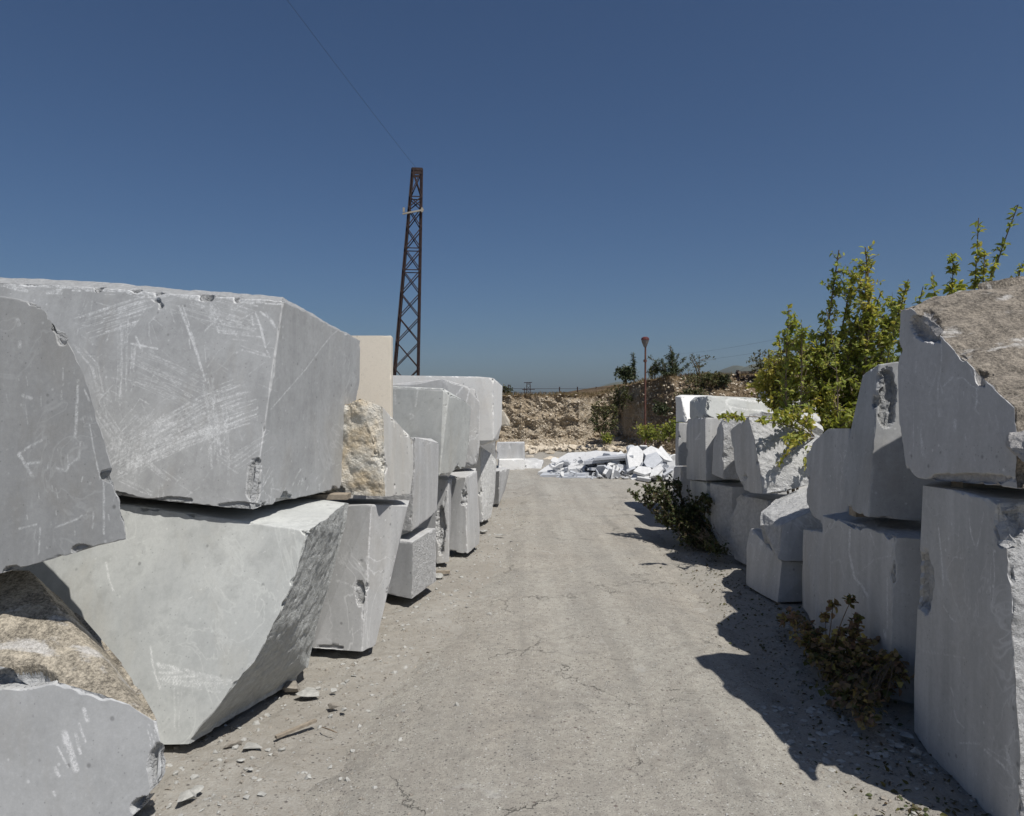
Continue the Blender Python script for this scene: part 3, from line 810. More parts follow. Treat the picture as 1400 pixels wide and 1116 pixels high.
# back of the block
C_pts = flat(C_front, [(265, 1018, 3.72), (432, 727, 3.93), (170, 690, 4.28)]) + [P(480, 688, 4.86), P(474, 730, 4.84), P(455, 800, 4.82), P(438, 855, 4.80), P(425, 917, 4.74), P(410, 931, 4.68), P(420, 681, 5.1), P(120, 668, 6.0), P(0, 668, 6.4), P(300, 900, 5.05), P(60, 900, 5.3)]
block('marble_block', 'pale cloudy grey block under the scratched one, right side broken in a curve', ROW_L, 'grey2',
      [dict(pts=C_pts, rough=[((0.85, -0.1, -0.45), .5, 'R', 0.035)], chip=0.8, seed=2, res=1.5, strokes=strC)])

# L1 ------------------------------------------------------------------------
strL = [([(26, 620), (40, 611), (57, 602)], 1.7, .95), ([(26, 622), (35, 636), (45, 652)], 2.4, .9), ([(38, 634), (54, 632)], 1.8, .8), ([(108, 520), (105, 560), (103, 598)], 2.2, .85),
        ([(118, 532), (124, 546)], 1.6, .8), ([(124, 580), (128, 610), (137, 655)], 1.3, .8), ([(142, 651), (142, 730)], 1.5, .75), ([(110, 605), (108, 625), (95, 636)], 1.6, .6), ([(78, 640), (90, 644), (95, 636)], 2.2, .7),
        ([(76, 721), (105, 710), (112, 705)], 1.3, .8), ([(26, 723), (50, 717)], 1.3, .8), ([(55, 722), (53, 758)], 1.2, .6), ([(128, 700), (127, 722)], 1.5, .6), ([(86, 504), (86, 520)], 1.3, .6), ([(84, 535), (84, 545)], 2, .6),
        ([(31, 541), (43, 545)], 2.4, .7), ([(27, 468), (27, 474)], 2.8, .7), ([(24, 438), (26, 444)], 3, .6), ([(152, 640), (170, 700)], 1.2, .7), ([(34, 550), (38, 580)], 1.0, .4)]
for _ in range(40):
    x, y = _r.uniform(0, 165), _r.uniform(480, 740)
    strL.append(([(x, y), (x + _r.uniform(-3, 3), y + _r.uniform(2, 14))], .9, _r.uniform(.2, .6)))
L1_front = [(-160, 380, 3.60), (-20, 401, 3.48), (30, 408, 3.44), (58, 414, 3.42), (84, 440, 3.40), (104, 478, 3.38), (126, 535, 3.36), (146, 600, 3.34), (164, 660, 3.32), (176, 710, 3.30), (177, 737, 3.30), (135, 748, 3.33), (60, 768, 3.37), (0, 785, 3.40), (-160, 800, 3.5)]
L1_pts = flat(L1_front, [(177, 737, 3.28), (58, 414, 3.44), (0, 785, 3.40)]) + [P(-160, 430, 4.15), P(0, 450, 4.05), P(40, 490, 4.0), P(120, 650, 3.9), P(140, 715, 3.85), P(0, 745, 4.0), P(-160, 760, 4.1)]
block('marble_block', 'smooth grey wedge at the left edge, with a sloping side, resting on the tan one', ROW_L, 'greyd',
      [dict(pts=L1_pts, rough=[((0.8, 0.2, 0.5), .75, 'R', 0.02)], chip=0.9, seed=3, res=1.5, strokes=strL, patches=[(86, 436, 11, 30, .02), (18, 782, 14, 9, .03), (112, 752, 14, 8, .02)])])

# L2 ------------------------------------------------------------------------
strM = [([(88, 1003), (94, 1020), (104, 1052)], 4.5, 1), ([(104, 1004), (110, 1030)], 2.5, .9), ([(115, 970), (120, 985)], 3, .9), ([(108, 990), (117, 1015)], 1.6, .9), ([(79, 1022), (93, 1049)], 1.8, .9), ([(76, 1050), (80, 1060)], 3, .8), ([(73, 1083), (75, 1088)], 2, .8)]
for _ in range(14):
    x, y = _r.uniform(200, 216), _r.uniform(985, 1020)
    strM.append(([(x, y), (x + 1, y + 5)], 1.0, .7))
L2_front = [(-160, 905, 3.16), (0, 905, 3.15), (80, 928, 3.15), (140, 942, 3.15), (180, 958, 3.13), (213, 981, 3.10), (220, 1015, 3.10), (217, 1062, 3.10), (200, 1095, 3.11), (178, 1122, 3.11), (-160, 1122, 3.15)]
L2_pts = flat(L2_front, [(220, 1015, 3.10), (178, 1122, 3.07), (0, 905, 3.22)]) + [P(42, 775, 3.78), P(75, 805, 3.76), P(105, 835, 3.72), P(132, 866, 3.66), P(165, 905, 3.52), P(190, 940, 3.38), P(211, 978, 3.2), P(-160, 770, 3.85), P(190, 1060, 3.7), P(150, 1050, 3.75), P(-160, 1050, 3.85)]
block('marble_block', 'grey block with a tan crusted top and a dark scoop, bottom left corner', ROW_L, 'tan',
      [dict(pts=L2_pts, rough=[((0.3, -0.35, 0.9), .62, 'B', 0.02)], chip=0.7, seed=4, res=1.5, strokes=strM, patches=[(28, 925, 52, 20, .09), (216, 1055, 12, 42, .06), (196, 1105, 18, 16, .06)])])

# B1 ------------------------------------------------------------------------
B1_pts = [P(440, 690, 5.35), P(508, 690, 5.15), P(495, 891, 5.12), P(428, 886, 5.2), P(557, 693, 5.5), P(548, 728, 5.5), P(535, 785, 5.4), P(522, 845, 5.32), P(513, 883, 5.25),
          P(440, 680, 6.1), P(560, 684, 6.1), P(520, 830, 6.1), P(440, 830, 6.1), P(380, 700, 5.5), P(380, 870, 5.35)]
block('marble_block', 'tall grey block with a chipped hole, just behind the curved broken block at ground level', ROW_L, 'mid',
      [dict(pts=B1_pts, chip=.9, seed=5, res=2.2, patches=[(492, 812, 7, 16, .025), (450, 886, 20, 5, .015)], gouges=[(P(530, 676, 5.5), .07)],
            strokes=[([(455, 793), (475, 798), (488, 806)], 1, .9), ([(507, 700), (500, 870)], .9, .55), ([(497, 800), (494, 880)], .9, .6), ([(482, 868), (492, 860)], 1, .6)])])
# B2 ochre block
B2_pts = [P(430, 560, 5.35), P(487, 542, 5.12), P(520, 554, 5.12), P(508, 605, 5.08), P(523, 680, 5.1), P(450, 676, 5.2), P(430, 672, 5.3), P(565, 601, 5.75), P(565, 640, 5.7), P(561, 676, 5.62), P(490, 552, 6.15), P(540, 580, 6.2), P(545, 655, 6.2), P(440, 655, 6.2)]
block('marble_block', 'ochre and white rough block with one smooth sawn side, below the tall cream slab', ROW_L, 'ochre',
      [dict(pts=B2_pts, rough=[((-0.2, -1, 0.1), .6, 'R', 0.05), ((-0.3, -.6, 1), .75, 'B', 0.05)], chip=1.2, seed=6, res=2.0, gouges=[(P(470, 690, 5.05), .09)])])
# B3 lower and upper
B3l = [P(529, 812, 6.5), P(564, 819, 6.34), P(566, 742, 6.36), P(538, 735, 6.55), P(597, 795, 6.94), P(597, 722, 6.96), P(540, 720, 7.3), P(560, 780, 7.4), P(480, 735, 6.8), P(480, 800, 6.8)]
block('marble_block', 'small squat speckled grey block on the ground with a shadow gap under it', ROW_L, 'mid',
      [dict(pts=B3l, rough=[((0.8, -0.1, .1), .8, 'R', 0.010)], chip=.9, seed=7)])
B3u = [P(500, 610, 6.65), P(567, 598, 6.42), P(563, 727, 6.42), P(548, 733, 6.48), P(500, 720, 6.6), P(600, 606, 7.2), P(599, 660, 7.15), P(597, 701, 7.1), P(520, 603, 7.5), P(590, 600, 7.5), P(580, 690, 7.5), P(480, 690, 7.5)]
block('marble_block', 'grey block with a chipped white vertical edge, standing on the small squat one', ROW_L, 'mid',
      [dict(pts=B3u, chip=1.2, seed=8, rough=[((-.1, -1, 0), .85, 'R', 0.012)])])
knob = [P(547, 738, 6.2), P(563, 724, 6.2), P(556, 712, 6.25), P(548, 718, 6.2), P(550, 735, 6.4), P(563, 726, 6.4), P(552, 714, 6.4)]
# cream slab
cs = [P(484, 459, 6.7), P(535, 459, 6.72), P(535, 604, 6.74), P(470, 604, 6.7), P(470, 459, 6.7)]
cs = [p for p in cs] + [p + np.array([-0.02, .22, 0]) for p in cs]
block('cream_slab', 'tall upright cream slab rising behind the ochre block', ROW_L, 'cream', [dict(pts=cs, chip=.35, seed=9)], cat='stone slab')
# B4
B4 = [P(520, 527, 7.9), P(606, 531, 7.58), P(614, 538, 7.58), P(601, 651, 7.5), P(590, 650, 7.55), P(520, 640, 7.8), P(636, 549, 8.1), P(644, 556, 8.3), P(641, 610, 8.3), P(636, 641, 8.25), P(600, 534, 8.6), P(636, 560, 8.62), P(520, 560, 8.6), P(620, 630, 8.6), P(520, 630, 8.6)]
block('marble_block', 'grey block with a rubbed white C mark, overhanging above a dark gap', ROW_L, 'grey2',
      [dict(pts=B4, chip=1.1, seed=10, gouges=[(P(612, 540, 7.5), .05)], strokes=[([(560, 566), (564, 567), (565, 571), (561, 573)], .9, 1), ([(571, 534), (568, 556)], 1.2, .9), ([(540, 534), (541, 552)], 1.6, .6), ([(536, 531), (570, 532), (612, 535)], .9, .9)])])
# B5, B6
B5 = [P(597, 655, 7.95), P(613, 657, 7.9), P(614, 768, 7.93), P(598, 771, 7.9), P(618, 655, 8.35), P(612, 765, 8.1), P(560, 660, 8.1), P(560, 765, 8.1), P(560, 650, 8.7), P(610, 650, 8.6), P(600, 740, 8.6)]
block('marble_block', 'narrow upright grey block with a rough patch, between squat and striped blocks', ROW_L, 'mid', [dict(pts=B5, chip=1.0, seed=11, patches=[(603, 725, 7, 30, .06)])])
B6 = [P(613, 652, 8.5), P(637, 653, 8.38), P(639, 757, 8.36), P(612, 754, 8.45), P(652, 643, 8.95), P(653, 700, 8.9), P(656, 725, 8.88), P(655, 744, 8.85), P(620, 641, 9.3), P(650, 640, 9.3), P(648, 728, 9.3), P(600, 728, 9.3)]
block('marble_block', 'streaky light grey block with a chipped middle edge, on the ground below the stack', ROW_L, 'mid', [dict(pts=B6, chip=1.3, seed=12)])
# B7
B7 = [P(500, 528, 9.1), P(570, 526, 8.95), P(607, 518, 8.9), P(630, 525, 8.9), P(650, 532, 8.92), P(656, 550, 8.9), P(656, 620, 8.88), P(652, 638, 8.86), P(520, 636, 9.0), P(520, 532, 9.7), P(640, 540, 9.65), P(640, 628, 9.6), P(520, 628, 9.6)]
block('marble_block', 'veined grey block with a low peaked top, in front of the long white one', ROW_L, 'mid', [dict(pts=B7, chip=1.0, seed=13, strokes=[([(632, 530), (620, 545)], .9, 1), ([(642, 532), (637, 552)], .9, 1), ([(604, 519), (609, 526)], 1, 1)])])
# B8 long white
B8 = [P(515, 513, 10.3), P(658, 515, 10.02), P(675, 517, 10.0), P(675, 602, 10.0), P(661, 609, 10.05), P(640, 606, 10.1), P(515, 606, 10.3), P(687, 528, 11.5), P(686, 580, 11.45), P(681, 602, 11.4), P(520, 518, 11.6), P(520, 598, 11.6)]
block('marble_block', 'long white block, whitest of the left row, on its top level', ROW_L, 'white', [dict(pts=B8, chip=1.0, seed=14)])
B9 = [P(640, 612, 10.6), P(657, 610, 10.5), P(661, 715, 10.45), P(640, 712, 10.6), P(672, 620, 10.9), P(680, 632, 11.15), P(677, 680, 11.1), P(672, 708, 10.9), P(640, 606, 11.6), P(672, 624, 11.6), P(668, 700, 11.5), P(620, 700, 11.5)]
block('marble_block', 'white ribbed block on the ground, below the long white one', ROW_L, 'white', [dict(pts=B9, chip=1.3, seed=15, rough=[((0.9, -.3, 0), .8, 'R', 0.012)])])
B10 = [P(668, 645, 12.4), P(683, 644, 12.3), P(682, 690, 12.5), P(668, 690, 12.6), P(697, 641, 13.4), P(690, 672, 13.3), P(670, 641, 13.8), P(690, 639, 13.9), P(668, 668, 13.9)]
block('marble_block', 'low grey wedge at the far end of the left row, beside the road', ROW_L, 'mid', [dict(pts=B10, chip=1.0, seed=16)])
bh = [P(560, 580, 12.3), P(676, 583, 12.3), P(676, 690, 12.55), P(560, 690, 12.55)]
block('marble_block', 'half hidden block behind the long white one', ROW_L, 'mid', [dict(pts=bh + [p + np.array([0, 1.0, 0]) for p in bh], chip=1.0, seed=17, res=3)])
be = [P(640, 561, 12.4), P(688, 561, 12.4), P(697, 575, 12.5), P(697, 583, 12.5), P(640, 583, 12.4)]
block('stone_offcut', 'small peach coloured stone sticking out behind the long white block', None, 'cream', [dict(pts=be + [p + np.array([-.05, .7, 0.02]) for p in be], chip=1.0, seed=18, res=3)], cat='stone')
def boxpx(x0, x1, y0, y1, d, dep, j=0.0, sd=0):
    r = random.Random(sd)
    a = [P(x0, y0, d), P(x1, y0, d), P(x1, y1, d), P(x0, y1, d)]
    a = a + [p + np.array([0.0, dep, 0]) for p in a]
    return [p + np.array([r.uniform(-j, j), r.uniform(-j, j), r.uniform(-j, j) * .4]) for p in a]
block('marble_block', 'small grey block lying on top of a white one beyond the left row', None, 'mid', [dict(pts=boxpx(680, 717, 606, 628, 19.2, .6, .03, 1), chip=1.2, seed=20, res=2.5)])
block('marble_block', 'low white block on the ground at the foot of the far bank', None, 'white', [dict(pts=boxpx(681, 717, 628.7, 643, 18.9, .9, .03, 2), chip=1.2, seed=21, res=2.5)])
block('marble_block', 'small dark and pale block left of the heap of slabs', None, 'mid', [dict(pts=[P(717, 629, 19.6), P(744, 629, 19.6), P(740, 641, 19.2), P(717, 641, 19.2), P(730, 626, 20), P(717, 627, 20), P(742, 640, 20)], chip=1.5, seed=22, res=2.5)])

# ---- right row
strR1 = [([(1281, 462), (1292, 462), (1287, 490), (1285, 515)], .9, .7), ([(1285, 515), (1286, 530), (1288, 545)], 1.1, .7)]
strR1 = [([(1292, 458), (1288, 490), (1284, 520), (1289, 538)], 1.0, .65), ([(1310, 516), (1318, 512), (1328, 522), (1338, 524), (1336, 545), (1333, 560), (1339, 567)], 1.2, .8), ([(1290, 528), (1302, 516)], 1.6, .75),
         ([(1281, 505), (1276, 525), (1270, 540)], 1.0, .6), ([(1249, 545), (1249, 622)], .8, .45), ([(1259, 575), (1259, 600)], 1.4, .6), ([(1260, 600), (1261, 623)], 1.9, .7), ([(1284, 560), (1284, 570)], 2, .6), ([(1306, 575), (1305, 588)], 2.6, .7), ([(1330, 540), (1340, 552)], 1.3, .6), ([(1283, 515), (1282, 545)], 1.0, .6), ([(1253, 490), (1252, 510)], 1.2, .5), ([(1362, 565), (1366, 590)], 2.0, .5), ([(1331, 490), (1333, 505)], 1.4, .5)]
for _ in range(60):
    x, y = _r.uniform(1235, 1390), _r.uniform(470, 640)
    strR1.append(([(x, y), (x + _r.uniform(-2, 4), y + _r.uniform(2, 16))], .8, _r.uniform(.15, .5)))
R1 = flat([(1233, 410), (1247, 404), (1275, 430), (1300, 455), (1322, 480), (1347, 505), (1375, 530), (1398, 547), (1404, 669), (1320, 661), (1255, 655), (1238, 642), (1230, 592), (1227, 500)],
          [(1247, 404, 3.98), (1255, 655, 3.84), (1400, 600, 3.06)]) + [
      P(1290, 393, 4.2), P(1340, 381, 4.2), P(1400, 371, 4.15), P(1480, 362, 4.05), P(1560, 440, 3.5), P(1560, 560, 3.15), P(1560, 660, 3.15), P(1300, 640, 4.25), P(1500, 640, 4.25), P(1480, 385, 4.25), P(1270, 420, 4.22)]
lump = [P(1354, 606, 3.20), P(1366, 584, 3.12), P(1392, 574, 3.05), P(1430, 572, 3.0), P(1440, 655, 2.80), P(1405, 652, 2.82), P(1374, 634, 2.98), P(1364, 610, 3.04), P(1400, 600, 2.90), P(1380, 600, 3.3), P(1440, 580, 3.2), P(1420, 645, 3.2)]
block('marble_block', 'huge shaded block at the right edge with a coarse brown sunlit top', ROW_R, 'brown',
      [dict(pts=R1, rough=[((0.1, -0.5, 0.9), .55, 'B', 0.055)], chip=1.0, seed=31, res=1.9, strokes=strR1, patches=[(1268, 438, 22, 26, .035), (1325, 655, 70, 8, .02)]),
       dict(pts=lump, rough=[((0, -1, 0.3), -1.0, 'R', 0.05)], chip=.5, seed=32, res=1.6)])
strR2 = [([(1325, 706), (1327, 728), (1332, 745)], 1.0, .7), ([(1345, 700), (1340, 730), (1335, 750)], 1.0, .6), ([(1283, 722), (1287, 760), (1290, 800)], 1.2, .7), ([(1358, 750), (1360, 790), (1356, 830)], .9, .6), ([(1304, 970), (1308, 985), (1318, 995)], 1.2, .7), ([(1312, 1016), (1340, 1017)], 1.2, .8), ([(1346, 1025), (1380, 1055)], 1.6, .7), ([(1350, 1023), (1385, 1045)], 1.2, .7),
         ([(1290, 828), (1300, 845), (1306, 850)], 1.1, .6), ([(1262, 890), (1320, 900)], 1.2, .4), ([(1375, 1020), (1395, 1080)], 2.2, .6), ([(1300, 940), (1304, 952)], 1, .6), ([(1302, 762), (1318, 763)], 1.4, .5), ([(1355, 765), (1354, 810)], .8, .5)]
for _ in range(50):
    x, y = _r.uniform(1265, 1390), _r.uniform(700, 1100)
    strR2.append(([(x, y), (x + _r.uniform(-3, 6), y + _r.uniform(2, 18))], .8, _r.uniform(.1, .45)))
R2 = flat([(1262, 664), (1310, 671), (1350, 682), (1370, 696), (1382, 740), (1389, 790), (1394, 850), (1398, 950), (1404, 1110), (1404, 1180), (1263, 700), (1258, 800), (1250, 930), (1250, 1003), (1306, 1085), (1345, 1140)],
          [(1262, 664, 3.86), (1250, 1003, 3.95), (1396, 900, 3.0)]) + [
      P(1480, 690, 3.15), P(1560, 700, 3.1), P(1560, 1180, 2.95), P(1300, 650, 4.5), P(1460, 650, 4.4), P(1290, 925, 4.75), P(1450, 925, 4.75), P(1560, 1000, 4.0)]
block('marble_block', 'tall shaded grey block at the lower right corner with a bright broken end', ROW_R, 'mid',
      [dict(pts=R2, rough=[((0.3, -1, 0), .8, 'R', 0.05)], chip=1.1, seed=33, res=1.9, strokes=strR2, patches=[(1262, 795, 15, 42, .05), (1385, 720, 22, 34, .04)])])
strR3 = [([(1160, 600), (1164, 625)], 1.2, .4)]
R3 = flat([(1180, 512), (1201, 498), (1197, 560), (1190, 630), (1187, 707), (1168, 700), (1155, 690), (1152, 645), (1166, 575)], [(1201, 498, 4.75), (1187, 707, 4.62), (1155, 690, 5.2)]) + [
      P(1228, 494, 4.7), P(1300, 520, 4.6), P(1300, 715, 4.52), P(1262, 713, 4.56), P(1200, 506, 5.4), P(1290, 520, 5.4), P(1290, 680, 5.4), P(1180, 680, 5.45)]
block('marble_block', 'upright grey block with a broken notch in sun, left of the huge brown topped one', ROW_R, 'grey',
      [dict(pts=R3, chip=1.0, seed=34, res=2.0, patches=[(1211, 540, 14, 42, .045)])])
strR4 = [([(1162, 722), (1161, 755), (1168, 790), (1178, 800), (1186, 815)], 1.6, 1), ([(1173, 785), (1195, 765), (1218, 760)], 1.0, .5), ([(1135, 770), (1148, 765), (1154, 790)], 1.0, .5), ([(1213, 790), (1213, 860)], 1.2, .6), ([(1209, 862), (1211, 872)], 2.2, .8), ([(1190, 725), (1195, 745)], 1.0, .6), ([(1135, 740), (1136, 820)], .8, .4), ([(1122, 870), (1135, 850), (1160, 835)], 1, .4)]
R4 = flat([(1125, 699), (1160, 710), (1222, 727), (1220, 800), (1216, 960), (1165, 910), (1118, 868), (1119, 800)], [(1125, 699, 5.5), (1222, 727, 4.4), (1118, 868, 5.57)]) + [ P(1300, 732, 4.3), P(1300, 965, 4.3), P(1180, 690, 5.6), P(1290, 700, 5.4), P(1290, 860, 5.4), P(1180, 865, 5.6)]
block('marble_block', 'grey block with white branching veins, behind the autumn bramble', ROW_R, 'mid',
      [dict(pts=R4, rough=[((0, 0, 1), .9, 'R', 0.03)], chip=1.1, seed=35, res=2.1, strokes=strR4)])
R5 = flat([(1160, 586), (1132, 586), (1110, 606), (1102, 622), (1102, 690), (1112, 706), (1124, 717), (1160, 716)], [(1158, 586, 5.6), (1102, 650, 6.3), (1160, 716, 5.5)]) + [ P(1240, 590, 5.5), P(1240, 712, 5.5), P(1240, 600, 6.3), P(1130, 598, 6.36), P(1125, 690, 6.36), P(1240, 690, 6.3)]
block('marble_block', 'shaded grey block with chamfered corner and a thin sunlit top edge', ROW_R, 'mid', [dict(pts=R5, chip=1.0, seed=36, gouges=[(P(1138, 583, 5.6), .05)])])
R6 = [P(1098, 724, 6.2), P(1128, 728, 5.68), P(1120, 869, 5.6), P(1097, 831, 6.3), P(1096, 780, 6.3), P(1230, 730, 5.66), P(1230, 860, 5.66), P(1230, 724, 6.3), P(1130, 722, 6.35), P(1230, 830, 6.3)]
block('marble_block', 'narrow visible grey block under the chamfered one, touching the veined one', ROW_R, 'mid', [dict(pts=R6, chip=1.0, seed=37)])
R7 = [P(1038, 698, 6.98), P(1038, 716, 6.85), P(1063, 716, 6.52), P(1080, 706, 6.50), P(1106, 694, 6.5), P(1057, 764, 6.45), P(1076, 768, 6.42), P(1106, 768, 6.42), P(1047, 750, 6.85), P(1060, 679, 7.45), P(1100, 661, 7.45), P(1150, 650, 7.3), P(1160, 700, 6.5), P(1160, 765, 6.45), P(1150, 740, 7.3), P(1060, 735, 7.4)]
block('boulder', 'rough boulder with a bright sunlit top, perched on the shaded block below', ROW_R, 'mid', [dict(pts=R7, rough=[((-.2, -.2, 1), .72, 'R', 0.035), ((-1, -.1, .2), .8, 'R', .02)], chip=1.3, seed=38, res=2.0)], cat='boulder')
R8 = [P(1026, 722, 7.2), P(1045, 745, 6.9), P(1069, 768, 6.5), P(1063, 824, 6.5), P(1040, 812, 6.8), P(1020, 800, 7.12), P(1021, 745, 7.2), P(1120, 769, 6.47), P(1120, 823, 6.5), P(1110, 740, 7.5), P(1040, 722, 7.6), P(1110, 790, 7.5), P(1045, 783, 7.6)]
block('marble_block', 'low shaded grey block with veins carrying the sunlit boulder', ROW_R, 'mid', [dict(pts=R8, chip=1.0, seed=39)])
R9 = flat([(1004, 684), (1012, 677), (1046, 684), (1050, 770), (1018, 774), (1003, 766), (996, 738), (998, 705)], [(1046, 684, 7.62), (1018, 774, 7.9), (997, 720, 8.2)]) + [ P(1090, 690, 7.65), P(1090, 770, 7.65), P(1080, 676, 8.3), P(1015, 675, 8.35), P(1080, 750, 8.3), P(1015, 756, 8.35)]
block('marble_block', 'rounded grey block with pale bands, directly below the dappled leaning one', ROW_R, 'mid', [dict(pts=R9, rough=[((-1, -.3, 0), .6, 'R', 0.03)], chip=1.3, seed=40, gouges=[(P(1013, 715, 7.85), .05)])])
R10 = [P(969, 661, 8.75), P(984, 663, 8.6), P(1000, 666, 8.45), P(1001, 760, 8.42), P(980, 753, 8.7), P(972, 748, 8.78), P(1060, 668, 8.4), P(1060, 762, 8.4), P(1050, 658, 9.25), P(985, 658, 9.3), P(1050, 740, 9.25), P(985, 740, 9.3)]
block('marble_block', 'shaded grey block on the ground, right behind the dark bush', ROW_R, 'mid', [dict(pts=R10, rough=[((-1, 0, 0), .8, 'R', 0.01)], chip=1.0, seed=41)])
R11 = [P(943, 656.5, 9.7), P(966, 659, 8.82), P(966, 750, 8.85), P(944, 731, 9.75), P(985, 659, 8.82), P(985, 749, 8.85), P(1040, 656, 9.7), P(1040, 731, 9.75)]
block('marble_block', 'pale shaded block half behind the dark bush', ROW_R, 'grey2', [dict(pts=R11, chip=.8, seed=42)])
R12 = [P(938, 590, 9.7), P(940.5, 573, 9.65), P(964, 571, 8.8), P(965, 657.5, 8.78), P(939, 655, 9.75), P(1050, 572, 9.0), P(1050, 655, 9.0), P(1040, 573, 9.7), P(1040, 650, 9.7)]
block('marble_block', 'tall shaded grey block, left end of the middle level of the right row', ROW_R, 'mid', [dict(pts=R12, chip=.9, seed=43, strokes=[([(952, 600), (958, 592)], 1.2, .8), ([(950, 601), (956, 600)], 1, .7)])])
block('marble_block', 'block hidden in shade that carries the long flat piece with the squiggle', None, 'mid', [dict(pts=[P(946, 575, 10.7), P(968, 575, 9.95), P(968, 727, 9.97), P(946, 714, 10.8), P(1050, 573, 9.95), P(1050, 727, 10.0), P(1050, 573, 10.8), P(1050, 714, 10.8)], chip=.8, seed=53, res=3)])
T2 = [P(943, 549, 10.75), P(950, 543, 10.75), P(967, 541, 10.0), P(965, 573.5, 9.9), P(943, 573, 10.75), P(1062, 550, 10.1), P(1062, 572, 10.0), P(1010, 543, 10.05), P(965, 542, 11.0), P(1060, 546, 11.0), P(1055, 570, 11.0), P(950, 570, 11.0)]
block('marble_block', 'flat pale grey block with white squiggle, long top piece of the right row', ROW_R, 'grey2',
      [dict(pts=T2, chip=1.3, seed=44, res=1.6, strokes=[([(1005, 567), (994, 553), (992, 548), (1000, 545), (1040, 550), (1052, 552)], 1.3, 1), ([(985, 566), (995, 560)], 1.2, .9), ([(998, 556), (1020, 560), (1045, 562)], 1.2, .9), ([(1005, 545), (1060, 550)], 1.2, .8)])])
T1 = [P(923, 542.5, 12.1), P(930, 540, 12.1), P(931, 543, 11.6), P(937, 577, 11.3), P(924, 577, 12.1), P(975, 541, 11.7), P(975, 577, 11.4), P(965, 541, 12.4), P(965, 575, 12.3)]
block('marble_block', 'small block with a bright white front, farthest top piece of the right row', ROW_R, 'white', [dict(pts=T1, chip=1.2, seed=45, res=1.8)])
M1 = [P(924, 578, 12.1), P(928, 578, 11.3), P(927, 637, 11.3), P(923, 637, 12.1), P(980, 578, 11.3), P(980, 637, 11.3), P(975, 578, 12.2), P(975, 635, 12.2)]
block('marble_block', 'dark shaded upright block at the far end of the right row', ROW_R, 'mid', [dict(pts=M1, chip=.6, seed=46, res=1.8)])
M2 = [P(921, 638, 12.2), P(931, 638, 11.3), P(930, 705, 11.4), P(918, 694, 12.2), P(980, 638, 11.3), P(980, 705, 11.4), P(975, 637, 12.3), P(975, 692, 12.3)]
block('marble_block', 'small lowest block at the far end of the right row, beside the slab heap', ROW_R, 'mid', [dict(pts=M2, chip=1.6, seed=47, res=1.8)])
R14 = flat([(973, 648), (975, 605), (982, 580), (990, 571), (992, 600), (991, 656)], [(973, 648, 8.72), (990, 571, 8.45), (991, 656, 8.4)]) + [P(1010, 573, 8.42), P(1040, 576, 8.45), P(1040, 658, 8.35), P(1030, 572, 8.78), P(990, 574, 8.78), P(980, 648, 8.78), P(1030, 650, 8.78)]
block('marble_block', 'grey block with a rounded far corner and a rough sunny end, middle level', ROW_R, 'mid', [dict(pts=R14, rough=[((0.2, -1, 0), .85, 'R', 0.05)], chip=1.2, seed=48)])
R15 = flat([(998, 590), (1004, 583), (1027, 566), (1035, 600), (1041, 632), (1047, 676), (1018, 673), (1006, 645)], [(998, 590, 8.12), (1027, 566, 7.65), (1047, 676, 7.4)]) + [P(1045, 565, 7.68), P(1095, 574, 7.75), P(1125, 590, 7.8), P(1066, 676, 7.42), P(1120, 660, 7.45), P(1120, 565, 8.2), P(1040, 564, 8.2), P(1100, 655, 8.15), P(1020, 660, 8.15)]
block('marble_block', 'leaning block dappled by leaf shadows, with a cracked smooth left side', ROW_R, 'white' if False else 'mid',
      [dict(pts=R15, rough=[((0.3, -1, 0.2), .75, 'R', 0.06)], chip=1.1, seed=49, res=1.9, gouges=[(P(1050, 645, 7.3), .15)])])
block('marble_block', 'pale block mostly hidden by the green poplar bush', None, 'mid', [dict(pts=boxpx(1062, 1125, 531, 545, 12.6, .9, .05, 5), chip=1.0, seed=50, res=3)])
block('marble_block', 'half hidden block under the foliage, behind the leaning dappled one', None, 'white', [dict(pts=[P(1080, 548, 10.6), P(1150, 545, 10.6), P(1150, 715, 10.7), P(1080, 715, 10.7), P(1080, 546, 11.4), P(1150, 546, 11.4), P(1150, 705, 11.4), P(1080, 705, 11.4)], chip=1.0, seed=51, res=3)])
block('marble_block', 'pale block lying behind the foliage, below the mostly hidden pale one', None, 'mid', [dict(pts=boxpx(1062, 1130, 546, 688, 12.7, .9, .03, 6), chip=1.0, seed=52, res=3)])

# ================================================================ TOWER, LAMP, WIRES, FENCE
def bar(a, b, w, h=None, roll=0.0):
    """rectangular bar between two points"""
    a, b = np.asarray(a, float), np.asarray(b, float); h = h or w
    d = (b - a) / np.linalg.norm(b - a)
    u = np.cross(d, [0, 0, 1.0]);
    if np.linalg.norm(u) < 1e-3: u = np.array([1.0, 0, 0])
    u /= np.linalg.norm(u); v = np.cross(d, u)
    c, s = math.cos(roll), math.sin(roll); u, v = u * c + v * s, v * c - u * s
    V = [p + u * w / 2 * i + v * h / 2 * j for p in (a, b) for i, j in ((-1, -1), (1, -1), (1, 1), (-1, 1))]
    Fq = np.array([[0, 3, 2, 1], [4, 5, 6, 7], [0, 1, 5, 4], [1, 2, 6, 5], [2, 3, 7, 6], [3, 0, 4, 7]])
    return np.array(V), Fq

def join(parts):
    Vs, Fs, o = [], [], 0
    for V, Fq in parts:
        Vs.append(V); Fs.append(np.asarray(Fq) + o); o += len(V)
    return np.vstack(Vs), np.vstack(Fs)

